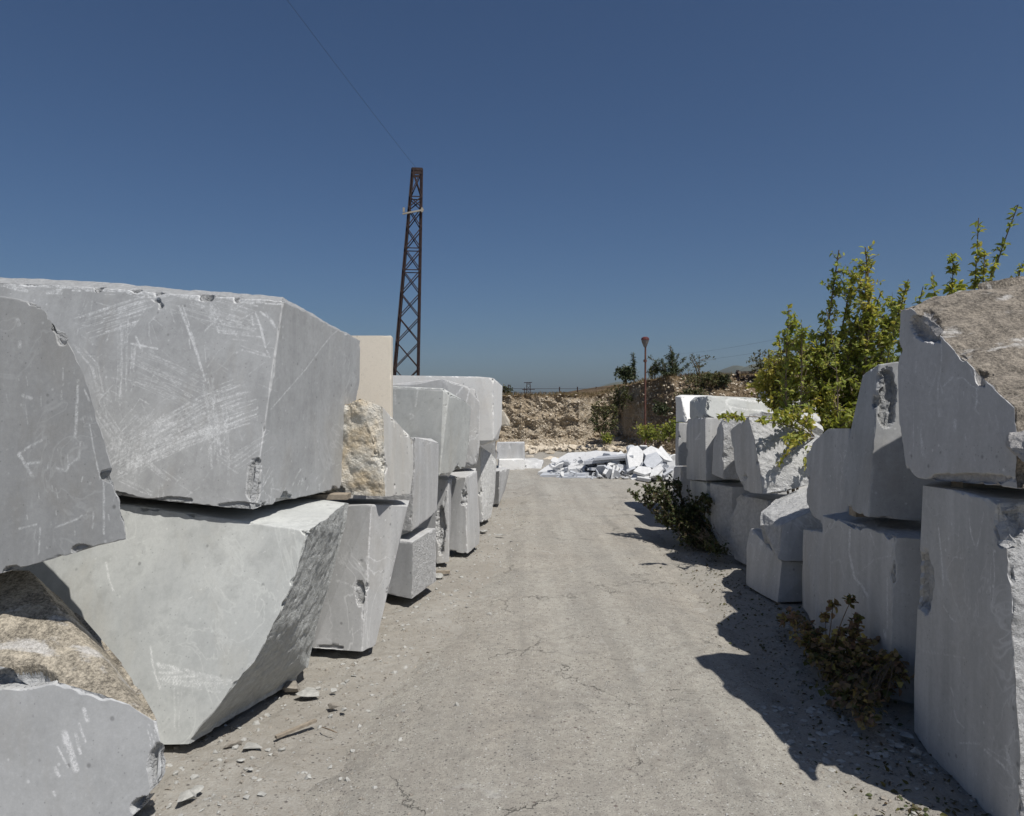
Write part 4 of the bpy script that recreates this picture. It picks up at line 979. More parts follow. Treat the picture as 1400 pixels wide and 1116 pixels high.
def tube(pts, rad, k=7):
    pts = np.asarray(pts, float); n = len(pts); rad = np.broadcast_to(rad, (n,))
    T = np.gradient(pts, axis=0); T /= np.linalg.norm(T, axis=1)[:, None] + 1e-9
    ref = np.array([0.31, 0.95, 0.05]) if abs(T[0][1]) < .8 else np.array([1.0, 0, 0.1])
    U = np.cross(T, ref); U /= np.linalg.norm(U, axis=1)[:, None] + 1e-9; W = np.cross(T, U)
    a = np.linspace(0, 2 * np.pi, k, endpoint=False)
    V = (pts[:, None] + rad[:, None, None] * (np.cos(a)[None, :, None] * U[:, None] + np.sin(a)[None, :, None] * W[:, None])).reshape(-1, 3)
    i = np.arange(k); Fq = []
    for r in range(n - 1):
        Fq.append(np.stack([r * k + i, r * k + (i + 1) % k, (r + 1) * k + (i + 1) % k, (r + 1) * k + i], 1))
    return V, np.vstack(Fq)

# lattice pylon
d0 = 25.0
tb = np.array([P(555.5, 620, d0), P(570.5, 232, d0)])
def pylon():
    base = np.array([(550 - 700) / F * d0, d0, -0.05]); topc = np.array([(570.5 - 700) / F * d0, d0, H + (HZ - 232) / F * d0])
    root = empty('lattice_pylon', base, 'tall rusty lattice pylon standing behind the left row of blocks', 'pylon')
    hb, ht = 0.52, 0.165
    yaw = 0.12
    def corner(i, j, t):
        h = hb + (ht - hb) * t
        c = base + (topc - base) * t
        x, y = i * h, j * h
        return c + np.array([x * math.cos(yaw) - y * math.sin(yaw), x * math.sin(yaw) + y * math.cos(yaw), 0])
    def sub(name, V, Fq, m='rust'):
        o = mesh_obj(name, V - base, Fq, M[m], parent=root); return o
    for i, j in ((-1, -1), (1, -1), (1, 1), (-1, 1)):
        # L-angle leg: two thin plates
        a, b = corner(i, j, 0), corner(i, j, 1)
        p1 = bar(a + np.array([-i * .035, 0, 0]), b + np.array([-i * .03, 0, 0]), 0.085, 0.02)
        p2 = bar(a + np.array([0, -j * .045, 0]), b + np.array([0, -j * .045, 0]), 0.02, 0.085)
        V, Fq = join([p1, p2]); sub('leg', V, Fq)
    t = 0.0; ts_ = [0.0]
    step = 0.105
    while t < 0.985:
        t = min(1.0, t + step); step *= 0.955; ts_.append(t)
    ts_ = [x for x in ts_ if x < 0.90] + [0.90, 1.0]
    cs_ = [(-1, -1), (1, -1), (1, 1), (-1, 1)]
    for k in range(len(ts_) - 1):
        for f in range(4):
            A_, B_ = cs_[f], cs_[(f + 1) % 4]
            V, Fq = bar(corner(*A_, ts_[k]), corner(*B_, ts_[k + 1]), .045, .03); sub('brace', V, Fq)
            V, Fq = bar(corner(*B_, ts_[k] + .001), corner(*A_, ts_[k + 1] - .001), .045, .03); sub('brace', V, Fq)
            if k in (0, 6, 7) or k >= len(ts_) - 3:
                V, Fq = bar(corner(*A_, ts_[k + 1]), corner(*B_, ts_[k + 1]), .035, .03); sub('strut', V, Fq)
    for tt in (.995, .982):
        V, Fq = join([bar(corner(*cs_[f], tt), corner(*cs_[(f + 1) % 4], tt), .05, .07) for f in range(4)]); sub('top_frame', V, Fq)
    c = base + (topc - base) * .845
    V, Fq = bar(c + np.array([-.38, -.28, -.08]), c + np.array([.33, -.28, .06]), .05, .05); arm = sub('crossarm', V, Fq, 'insul')
    for x in (-.34, .28):
        V, Fq = bar(c + np.array([x, -.28, -.02]), c + np.array([x, -.28, .13]), .06); sub('insulator', V, Fq, 'insul')
    return topc
topc = pylon()
# overhead cable towards and above the camera
a = topc; b = np.array([-9.6, -30, 12.6])
tt = np.linspace(0, 1, 50)
pts = a + (b - a) * tt[:, None]; pts[:, 2] -= 3.0 * 0.55 * tt * (1 - tt) * 2
V, Fq = tube(pts, 0.0032, 5)
tag(mesh_obj('overhead_cable', V, Fq, M['wire']), 'thin dark cable running from the pylon top up out of the picture', 'cable')

# lamp post
lb = bank_pt(182 / F * 23.6, 0.15); ld = 23.6
lb = np.array([(882 - 700) / F * ld, ld, 0.45])
root = empty('street_lamp', lb, 'thin rusty red lamp post with a lantern head on the right bank', 'street lamp')
zt = H + (HZ - 474) / F * ld
V, Fq = tube([[0, 0, -.3], [0, 0, 0.9], [0.01, 0, zt - lb[2]]], [.038, .034, .028], 10); mesh_obj('pole', V, Fq, M['rustpole'], parent=root, smooth=True)
z0 = zt - lb[2]
V, Fq = tube([[0, 0, z0 - .02], [0, 0, z0 + .05], [0, 0, z0 + .16], [0, 0, z0 + .22]], [.045, .07, .115, .12], 10); mesh_obj('lantern_glass', V, Fq, M['lampglass'], parent=root, smooth=True)
V, Fq = tube([[0, 0, z0 + .2], [0, 0, z0 + .215], [0, 0, z0 + .28], [0, 0, z0 + .315], [0, 0, z0 + .32]], [.1, .135, .12, .06, .002], 10); mesh_obj('lantern_hood', V, Fq, M['lamphood'], parent=root)
V, Fq = tube([[0, 0, z0 - .5], [0, 0, z0 - .42]], [.055, .055], 8); mesh_obj('collar', V, Fq, M['rustpole'], parent=root)

# far fence on the plateau: posts and wires
f0 = P(640, 540, 42)
fr = empty('wire_fence', (f0[0], 42, 1.9), 'sparse wire fence with thin posts along the plateau edge', 'fence')
fz = 1.5
pxs = [640, 695, 765, 789.5, 815, 840]
for i_, px_ in enumerate(pxs):
    x = (px_ - 700) / F * 42; zt_ = H + (HZ - (529 if i_ != 1 else 526)) / F * 42
    V, Fq = bar([x - f0[0], 0, fz - 1.9], [x - f0[0], 0, zt_ - 1.9], .06); mesh_obj('post', V, Fq, M['rust'], parent=fr)
for z in (2.45, 2.25):
    V, Fq = tube([[0, 0, z - 1.9], [8.4, 0, z - 1.9 - .01]], [.012, .012], 4); mesh_obj('wire', V, Fq, M['wire'], parent=fr)

# distant pylon
dd = 260.0
px0 = (722.5 - 700) / F * dd
root = empty('distant_pylon', (px0, dd, 1.5), 'tiny dark pylon far away on the horizon', 'pylon')
def dsub(name, a, b, w): V, Fq = bar(a, b, w); mesh_obj(name, V, Fq, M['rust'], parent=root)
ht_ = (547 - 523) / F * dd + .3
for s in (-1, 1):
    dsub('leg', [s * .9, 0, 0], [s * .55, 0, ht_], .22)
for k in range(5):
    za, zb = ht_ * k / 5, ht_ * (k + 1) / 5
    dsub('brace', [-.85, 0, za], [.6, 0, zb], .12); dsub('brace', [.85, 0, za], [-.6, 0, zb], .12)
dsub('crossarm', [-1.6, 0, ht_ - .1], [1.3, 0, ht_], .25); dsub('crossarm', [-2.3, 0, ht_ * .62], [2.3, 0, ht_ * .62], .22); dsub('crossarm', [-.6, 0, ht_ * .35], [2.0, 0, ht_ * .35], .22)
# second small pole beside it
rp_ = empty('distant_pole', ((717 - 700) / F * 150, 150, 1.5), 'small dark pole left of the distant pylon', 'pole')
V, Fq = bar([0, 0, 0], [0, 0, (547 - 530) / F * 150 + .3], .14); mesh_obj('shaft', V, Fq, M['rust'], parent=rp_)
V, Fq = bar([-.3, 0, 2.4], [.3, 0, 2.4], .12); mesh_obj('crossarm', V, Fq, M['rust'], parent=rp_)
# faint far power lines on the right
for k, (y0, y1) in enumerate(((497, 487), (486, 474))):
    a, b = P(940, y0 - 3, 150), P(1030, y1 - 4, 105); tt = np.linspace(-.2, 2.4, 14)
    pts = a + (b - a) * tt[:, None]; pts[:, 2] += 0.5 * tt * (tt - 1)
    V, Fq = tube(pts, .009, 4)
    tag(mesh_obj('power_line', V, Fq, M['wire']), ('lower' if k == 0 else 'upper') + ' faint power line crossing the sky above the right bank', 'cable', 'far power lines')

# old retaining wall on top of the bank
wr = empty('retaining_wall', (8.7, 25.6, 2.12), 'low brown rubble wall with a dark post on top of the bank', 'wall')
r = random.Random(3)
stone_me = []
def stone_mesh(sd, flat=1.0, sc=1.0, sub=1):
    r_ = np.random.default_rng(sd)
    pts = r_.normal(size=(14, 3)); pts /= np.linalg.norm(pts, axis=1)[:, None]; pts *= r_.uniform(.75, 1.0, (14, 1)); pts[:, 2] *= flat
    V, Fc, *_ = hull_planes(list(pts * sc)); return V, Fc
M['wallst'] = simple('brown_wall_stone', (0.19, 0.15, 0.115), 0.95, .35, 9)
meshes_w = []
for k in range(6):
    V, Fc = stone_mesh(100 + k, .9); me = bpy.data.meshes.new('stone'); me.from_pydata([tuple(v) for v in V], [], [tuple(int(i) for i in f) for f in Fc]); me.materials.append(M['wallst']); meshes_w.append(me)
for row in range(5):
    for c_ in range(11):
        o = bpy.data.objects.new('stone', meshes_w[r.randrange(6)]); COL.objects.link(o); o.parent = wr
        o.location = (-.62 + c_ * .17 + (row % 2) * .08, r.uniform(-.04, .04), .02 + row * .12 + r.uniform(-.015, .015))
        o.scale = (.10, .12, .07); o.rotation_euler = (r.uniform(-.2, .2), r.uniform(-.2, .2), r.uniform(0, 6))
V, Fq = bar([-.80, 0, -.4], [-.80, 0, .72], .08); mesh_obj('post', V, Fq, M['rust'], parent=wr)
V, Fq = bar([-.82, 0.05, .64], [1.3, 0.05, .68], .3, .07); mesh_obj('coping', V, Fq, M['wallst'], parent=wr)

# ================================================================ RUBBLE HEAP OF BROKEN SLABS
def slab_mesh(poly_top, thick, sd=0, nrm=None):
    P3 = np.array(poly_top); c = P3.mean(0)
    n = np.cross(P3[1] - P3[0], P3[2] - P3[0]); n = n / np.linalg.norm(n)
    if n[2] < 0: n = -n; P3 = P3[::-1]
    bot = P3 - n * thick
    k = len(P3); V = np.vstack([P3, bot])
    Fs = [tuple(range(k)), tuple(range(2 * k - 1, k - 1, -1))]
    for i in range(k):
        j = (i + 1) % k; Fs.append((j, i, i + k, j + k))
    return V, Fs
def slab_obj(top, thick, mat, label, group='broken marble slabs in the heap', name='broken_slab', bev=True):
    V, Fs = slab_mesh(top, thick)
    o = mesh_obj(name, V, Fs, M[mat]); tag(o, label, 'stone slab', group); return o
def pile_h(x, y):
    px_ = 700 + F * x / 17.2
    e = np.interp(px_, [733, 760, 800, 830, 860, 875, 890, 905, 922, 945], [.0, .25, .38, .42, .40, .62, .68, .62, .60, .4])
    v = math.exp(-((y - 18.3) / 1.15) ** 2)
    return e * v
slab_obj([P(735, 646, 17.6), P(799, 640, 17.5), P(802, 634, 17.9), P(800, 618, 20.0), P(777, 619, 20.0), P(758, 630, 18.9)], .09, 'slabw', 'widest white slab tilted towards the road, left end of the heap')
slab_obj([P(785, 636, 17.9), P(820, 631, 17.8), P(858, 622, 18.2), P(850, 619, 19.6), P(815, 616, 20.2), P(797, 619, 20.0)], .09, 'slabw', 'long white tilted slab in the middle of the heap, right of the widest one')
slab_obj([P(738, 650, 17.2), P(800, 648, 17.1), P(812, 644.5, 17.5), P(745, 644, 17.8)], .07, 'slabg', 'thin grey slab at the left foot of the heap, below the widest white slab')
slab_obj([P(798, 631, 17.3), P(868, 624, 17.2), P(862, 621.5, 18.2), P(806, 627, 18.2)], .075, 'slabg', 'grey slab with dark front edge, lying across the middle of the heap')
slab_obj([P(812, 627, 17.2), P(866, 622.5, 17.1), P(858, 620, 17.8), P(818, 623.5, 17.9)], .05, 'slabg', 'narrow grey slab on top of the dark edged one')
slab_obj([P(760, 652.5, 16.9), P(815, 653, 16.8), P(818, 650.5, 17.2), P(765, 650, 17.3)], .04, 'slabg', 'thin flat slab lying on the tarmac before the heap')
slab_obj([P(860, 640, 16.9), P(857, 622, 17.1), P(862, 611, 17.3), P(872, 609.5, 17.4), P(880, 618, 17.3), P(878, 636, 17.0)], .08, 'slabw', 'upright pale slab at the left of the heap crest')
slab_obj([P(880, 632, 16.8), P(884, 622, 17.0), P(898, 618, 17.0), P(906, 629, 16.9), P(894, 640, 16.7), P(884, 638, 16.7)], .07, 'slabg', 'five sided grey slab leaning at the middle of the crest')
slab_obj([P(878, 617, 17.4), P(890, 609.5, 17.6), P(900, 614, 17.6), P(902, 622, 17.2), P(884, 624, 17.1)], .1, 'slabw', 'cream white slab at the top of the heap')
slab_obj([P(897, 618, 17.3), P(904, 609.5, 17.5), P(911, 618, 17.4), P(922, 632, 17.1), P(908, 628, 17.1)], .09, 'slabw', 'pointed white slab at the right of the crest')
slab_obj([P(866, 644, 16.5), P(873, 637, 16.7), P(889, 639, 16.7), P(893, 645, 16.5), P(882, 649, 16.4)], .06, 'slabw', 'pale shard low in the right half of the heap')
slab_obj([P(888, 652, 16.3), P(892, 641, 16.6), P(903, 634, 16.8), P(907, 641, 16.5), P(898, 650, 16.3)], .05, 'slabw', 'light kite shaped shard at the lower right of the heap')
slab_obj([P(824, 647, 16.9), P(831, 635, 17.1), P(838, 640, 17.0), P(836, 651, 16.8)], .05, 'slabw', 'triangular white shard standing in the rubble at the heap centre')
slab_obj([P(871, 652.5, 16.4), P(890, 655.5, 16.2), P(888, 650.5, 16.5), P(872, 648, 16.7)], .07, 'slabw', 'flat white slab at the right foot of the heap')
rr_ = random.Random(12)
small_meshes = []
for k in range(10):
    kk = rr_.randint(4, 7); an = sorted(rr_.uniform(0, 6.28) for _ in range(kk)); 
    an = [i * 6.283 / kk + rr_.uniform(-.3, .3) for i in range(kk)]
    top = [np.array([math.cos(a_) * rr_.uniform(.7, 1.1), math.sin(a_) * rr_.uniform(.45, .8), 0]) for a_ in an]
    V, Fs = slab_mesh(top, rr_.uniform(.18, .4)); me = bpy.data.meshes.new('broken_slab')
    me.from_pydata([tuple(v) for v in V], [], Fs); me.materials.append(M['slabw' if k % 2 else 'slabg']); small_meshes.append(me)
for k in range(120):
    x = rr_.uniform(1.0, 3.85)
    if x < 2.1 and rr_.random() < .7: x = rr_.uniform(2.2, 3.85)
    y = rr_.gauss(17.3, .45); y = max(16.6, y)
    o = bpy.data.objects.new('broken_slab', small_meshes[rr_.randrange(10)]); COL.objects.link(o)
    s = rr_.uniform(.10, .30)
    if x < 1.8: s *= .75
    o.location = (x, y, pile_h(x, y) * rr_.uniform(.35, 1.0) + .06)
    o.rotation_euler = (rr_.choice([rr_.uniform(-.5, .9), rr_.uniform(.7, 1.4)]), rr_.uniform(-.7, .7), rr_.uniform(0, 6.28)); o.scale = (s, s, s * .8)
    tag(o, 'one of the many loose broken marble pieces in the heap', 'stone slab', 'loose pieces of the marble heap')
# rubble core, uncountable
cv = []
for k in range(700):
    x = .75 + 3.1 * rr_.random() ** .7; y = (17.9 if x < 1.8 else 17.4) + rr_.gauss(0, .5)
    if y < 16.5: y = 16.5 + rr_.random() * .3
    V, Fc = stone_mesh(rr_.randrange(40), rr_.uniform(.4, .8)); s = rr_.uniform(.02, .085) * (.5 if x < 2.0 else 1)
    a_ = rr_.uniform(0, 6.28); R_ = np.array([[math.cos(a_), -math.sin(a_), 0], [math.sin(a_), math.cos(a_), 0], [0, 0, 1]])
    cv.append(((V * s) @ R_.T + np.array([x, y, pile_h(x, y) * rr_.uniform(.2, .95) + s * .3 - .02]), Fc))
V, Fc = join(cv)
tag(mesh_obj('rubble', V, Fc, M['rubble']), 'crushed white marble rubble filling the heap of broken slabs', 'rubble', kind='stuff')

# ================================================================ STONES, STICKS, DEBRIS NEAR THE CAMERA
def chip_obj(px, py, w, h, dpt, mat, label, name='marble_chip', sd=0, rz=0.0, group='stray chips beside the left row'):
    base = Z(px, py, 0.0)
    V, Fc = stone_mesh(sd + 500); V = V / np.abs(V).max(0)
    V = V * np.array([w / 2, dpt / 2, h / 2]); c, s = math.cos(rz), math.sin(rz)
    V = V @ np.array([[c, s, 0], [-s, c, 0], [0, 0, 1]]) + base + np.array([0, 0, h * .35])
    return tag(mesh_obj(name, V, Fc, M[mat]), label, 'stone', group)
chip_obj(422, 952, .15, .05, .12, 'chip', 'biggest pale chip with a flat top, beside the curved broken block', sd=1)
chip_obj(456, 946, .05, .03, .05, 'chip', 'small round white chip right of the biggest pale one', sd=2)
chip_obj(455, 968, .085, .035, .06, 'chipd', 'small tilted chip with a dark shadow below the round white one', sd=3, rz=-.6)
chip_obj(470, 972, .04, .025, .04, 'chip', 'tiny light chip near the plank, right of the tilted one', sd=4)
chip_obj(400, 943, .13, .05, .10, 'chipd', 'shaded grey stone under the overhang of the curved block', sd=5)
chip_obj(346, 1022, .11, .02, .09, 'chip', 'flat grey flake beside the stick end', sd=6)
chip_obj(318, 1020, .10, .03, .04, 'chipd', 'thin brownish sliver left of the flat flake', sd=7, rz=.5)
chip_obj(252, 1096, .10, .05, .08, 'chip', 'sharp grey and white stone at the bottom left of the road edge', sd=8, rz=.4)
chip_obj(268, 1082, .08, .025, .07, 'chip', 'grey flake lying behind the sharp stone', sd=9)
chip_obj(205, 1098, .05, .04, .05, 'chipd', 'dark stone at the foot of the tan topped block', sd=10)
chip_obj(330, 1040, .05, .012, .03, 'chip', 'small thin flake below the brownish sliver', sd=11)
chip_obj(343, 1052, .035, .012, .03, 'chip', 'smallest pale flake of the lower left', sd=12)
chip_obj(600, 790, .12, .05, .1, 'chip', 'grey stone at the foot of the narrow upright block', sd=13)
chip_obj(662, 728, .13, .05, .12, 'chip', 'pale lump beside the white ribbed block', sd=14)
chip_obj(684, 732, .16, .02, .06, 'chip', 'flat white chip on the dirt beside the road, farthest of the left', sd=15)
chip_obj(684, 648, .22, .16, .2, 'slabw', 'round white stone between the white and grey blocks at the row end', sd=16)
RS = 'loose stones in the shade of the right row'
for k, (px, py, w, h, lb_) in enumerate([(1252, 1030, .075, .03, 'largest pale stone in the shade at the corner of the lower right block'), (1240, 1008, .08, .02, 'flat stone beside the bottom corner of the lower right block'), (1085, 845, .07, .04, 'pale stone between the low shaded block and the bramble'),
                                     (1075, 858, .06, .02, 'yellowish flat stone before the bramble'), (1226, 1020, .07, .012, 'thin stone flake under the bramble')]):
    chip_obj(px, py, w, h, w * .8, 'chip', lb_, sd=30 + k, group=RS)
# old plank and stick
a, b = Z(377, 1008, .012), Z(432, 985, .02)
V, Fq = bar(a, b, .022, .014); tag(mesh_obj('wooden_stick', V, Fq, M['wood']), 'weathered brown stick lying on the dirt by the left row', 'stick')
a, b = Z(585, 783, .02), Z(615, 782, .02)
V, Fq = bar(a, b, .05, .03); tag(mesh_obj('wooden_offcut', V, Fq, M['wood']), 'small pale timber offcut by the narrow upright block', 'timber')
a, b = Z(448, 996, .01), Z(462, 996, .01)
V, Fq = tube([Z(440, 994, .01), Z(452, 998, .02), Z(461, 1002, .008)], [.003, .004, .002], 5); tag(mesh_obj('dry_twig', V, Fq, M['twig']), 'thin dry twig on the dirt right of the stick', 'twig')
# timber bearers
def bearer(c, size, label, rz=0):
    c = np.array(c); d = np.array([math.cos(rz), math.sin(rz), 0]) * size[0] / 2
    V, Fq = bar(c - d, c + d, size[1], size[2]); tag(mesh_obj('timber_bearer', V, Fq, M['wood']), label, 'timber', 'timber bearers between the blocks')
bearer(P(455, 681, 5.0) + np.array([-.12, .1, .0]), (.42, .12, .035), 'flat timber end showing between the scratched block and the pale one')
bearer((-1.75, 4.55, .025), (.5, .1, .06), 'timber bearer on the ground in the dark under the curved block')
bearer((-1.4, 6.9, .04), (.9, .12, .09), 'timber bearer in the shadow under the squat block', .1)
bearer((2.6, 3.7, 1.37), (.7, .1, .06), 'dark timber in the slot under the huge brown topped block')
bearer((2.65, 5.05, 1.03), (.6, .1, .06), 'dark timber in the slot above the veined block')

# loose gravel on the shoulders (uncountable)
def settle(Q):
    m = Q[:, 2] < -90
    if m.any():
        q = Q[m]; Q[m, 2] = np.maximum(zground(q), zroad(q)) + .001
    return Q
def scatter_stones(name, n, fn, smin, smax, mat, label, sd, flat=(.35, .8), power=2.2):
    r_ = np.random.default_rng(sd); protos = [stone_mesh(700 + sd * 10 + k) for k in range(8)]
    Vs, Fs, o = [], [], 0
    PS = settle(np.array([fn(r_) for k in range(n)]))
    for k in range(n):
        V, Fc = protos[r_.integers(8)]
        s = smin + (smax - smin) * r_.random() ** power; p = PS[k]
        a_ = r_.uniform(0, 6.28); R_ = np.array([[math.cos(a_), -math.sin(a_), 0], [math.sin(a_), math.cos(a_), 0], [0, 0, 1]])
        W = V * np.array([s, s * r_.uniform(.6, 1), s * r_.uniform(*flat)]) @ R_.T + p
        Vs.append(W); Fs.append(Fc + o); o += len(W)
    return tag(mesh_obj(name, np.vstack(Vs), np.vstack(Fs), M[mat]), label, 'gravel', kind='stuff')
def onground(x, y): return np.array([x, y, -99.0])
def left_sh(r_):
    y = 2.9 + 11 * r_.random() ** 1.8; le, re = road_edges(y); return onground(le - .35 + r_.normal(0, .33), y)
def right_sh(r_):
    y = 2.9 + 8 * r_.random() ** 1.6; le, re = road_edges(y); return onground(re + .25 + r_.normal(0, .28), y)
def road_sc(r_):
    y = 2.9 + 12 * r_.random() ** 1.5; le, re = road_edges(y); return onground(r_.uniform(le, re), y)
scatter_stones('gravel', 2000, left_sh, .0015, .030, 'chip', 'pale marble gravel strewn along the foot of the left row', 1, power=4.5)
scatter_stones('gravel', 1800, left_sh, .003, .020, 'chipd', 'brown grit mixed into the dirt along the left row', 2)
scatter_stones('gravel', 900, right_sh, .002, .018, 'chip', 'pale chips scattered in the shade along the right row', 3)
scatter_stones('gravel', 1500, right_sh, .003, .02, 'chipd', 'dark grit in the shade along the right row', 4)
scatter_stones('gravel', 1500, road_sc, .0015, .006, 'chipd', 'fine dark grit scattered over the concrete road', 5)
scatter_stones('gravel', 900, road_sc, .0015, .006, 'chip', 'fine pale grit scattered over the concrete road', 6)
def lumps_r(r_):
    return onground(r_.uniform(1.45, 2.15), r_.uniform(3.6, 4.4))
scatter_stones('stone_flakes', 110, lumps_r, .012, .04, 'chip', 'flat pale flakes under the bramble beside the lower right block', 7, (.15, .4), 1.4)
# stones on the bank
def bank_sc(r_):
    x = r_.uniform(-2, 6.2); tq = r_.random() ** 1.2
    p = bank_pt(x, tq); p[1] -= .02; return p
scatter_stones('bank_stones', 2000, bank_sc, .02, .08, 'cobble', 'beige stones sticking out of the quarry bank', 8, (.5, 1), 3.6)
def bank_ft(r_):
    x = r_.uniform(-1.0, 5.0); return np.array([x, bank_foot(x) - abs(r_.normal(0, .9)), .03])
scatter_stones('bank_stones', 420, bank_ft, .04, .22, 'cobble', 'fallen beige stones at the foot of the quarry bank', 9, (.5, .9), 2.5)
def bank_r(r_):
    x = r_.uniform(4.6, 12); p = bank_pt(x, r_.random()); return p
scatter_stones('bank_stones', 1300, bank_r, .02, .10, 'cobble', 'stones lying on the overgrown right slope', 10, (.5, .9), 2.4)
# bigger beige boulders at the bank foot
for k, (px, py, d, s, lb_) in enumerate([(749, 628, 23, .42, 'long beige boulder at the bank foot above the widest slab'), (752, 616, 25, .2, 'upper small beige boulder on the scree'), (738, 611, 26, .2, 'left pale boulder on the scree'), (782, 609, 26, .26, 'right pale boulder on the scree below the cliff'), (725, 622, 24, .2, 'low beige boulder beyond the small far blocks')]):
    V, Fc = stone_mesh(900 + k); V = V * np.array([s, s * .6, s * .45]) + P(px, py, d) + np.array([0, 0, -.06])
    tag(mesh_obj('boulder', V, Fc, M['cobble']), lb_, 'boulder', 'beige boulders at the bank foot')

# ================================================================ VEGETATION
def leaf_cloud(pts, dirs, size, tint, shade, jit=1.0, seed=0, width=.55, droop=.3):
    """folded pointed leaves; returns V,F,attr"""
    r_ = np.random.default_rng(seed); n = len(pts)
    D = dirs + r_.normal(0, .55 * jit, (n, 3)); D[:, 2] -= droop * r_.random(n); D /= np.linalg.norm(D, axis=1)[:, None] + 1e-9
    up_ = r_.normal(0, .6, (n, 3)) + np.array([0, 0, 1.0])
    S = np.cross(D, up_); S /= np.linalg.norm(S, axis=1)[:, None] + 1e-9
    N_ = np.cross(S, D)
    L = (size * r_.uniform(.6, 1.25, n))[:, None]; Wd = L * width * r_.uniform(.8, 1.2, (n, 1)) / 2
    p0 = pts; p1 = pts + D * L * .35 + S * Wd + N_ * Wd * .35; p2 = pts + D * L * .38 - N_ * 0; p3 = pts + D * L * .35 - S * Wd + N_ * Wd * .35
    p4 = pts + D * L * .72 + S * Wd * .62 + N_ * Wd * .2; p5 = pts + D * L * .72 - S * Wd * .62 + N_ * Wd * .2; p6 = pts + D * L - N_ * L * .12
    V = np.stack([p0, p1, p2, p3, p4, p5, p6], 1).reshape(-1, 3)
    T = np.array([[0, 1, 2], [0, 2, 3], [1, 4, 2], [2, 5, 3], [2, 4, 6], [2, 6, 5]])
    Fc = (np.arange(n)[:, None, None] * 7 + T[None]).reshape(-1, 3)
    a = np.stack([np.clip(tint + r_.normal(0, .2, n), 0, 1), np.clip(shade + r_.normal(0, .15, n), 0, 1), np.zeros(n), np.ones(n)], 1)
    return V, Fc, np.repeat(a, 7, axis=0)

def curve(a, b, sag=.15, n=9, seed=0):
    r_ = np.random.default_rng(seed); a, b = np.asarray(a), np.asarray(b); t_ = np.linspace(0, 1, n)[:, None]
    m = (a + b) / 2 + r_.normal(0, sag * np.linalg.norm(b - a) * .5, 3); m[2] += np.linalg.norm(b - a) * .06
    return (1 - t_) ** 2 * a + 2 * t_ * (1 - t_) * m + t_ ** 2 * b

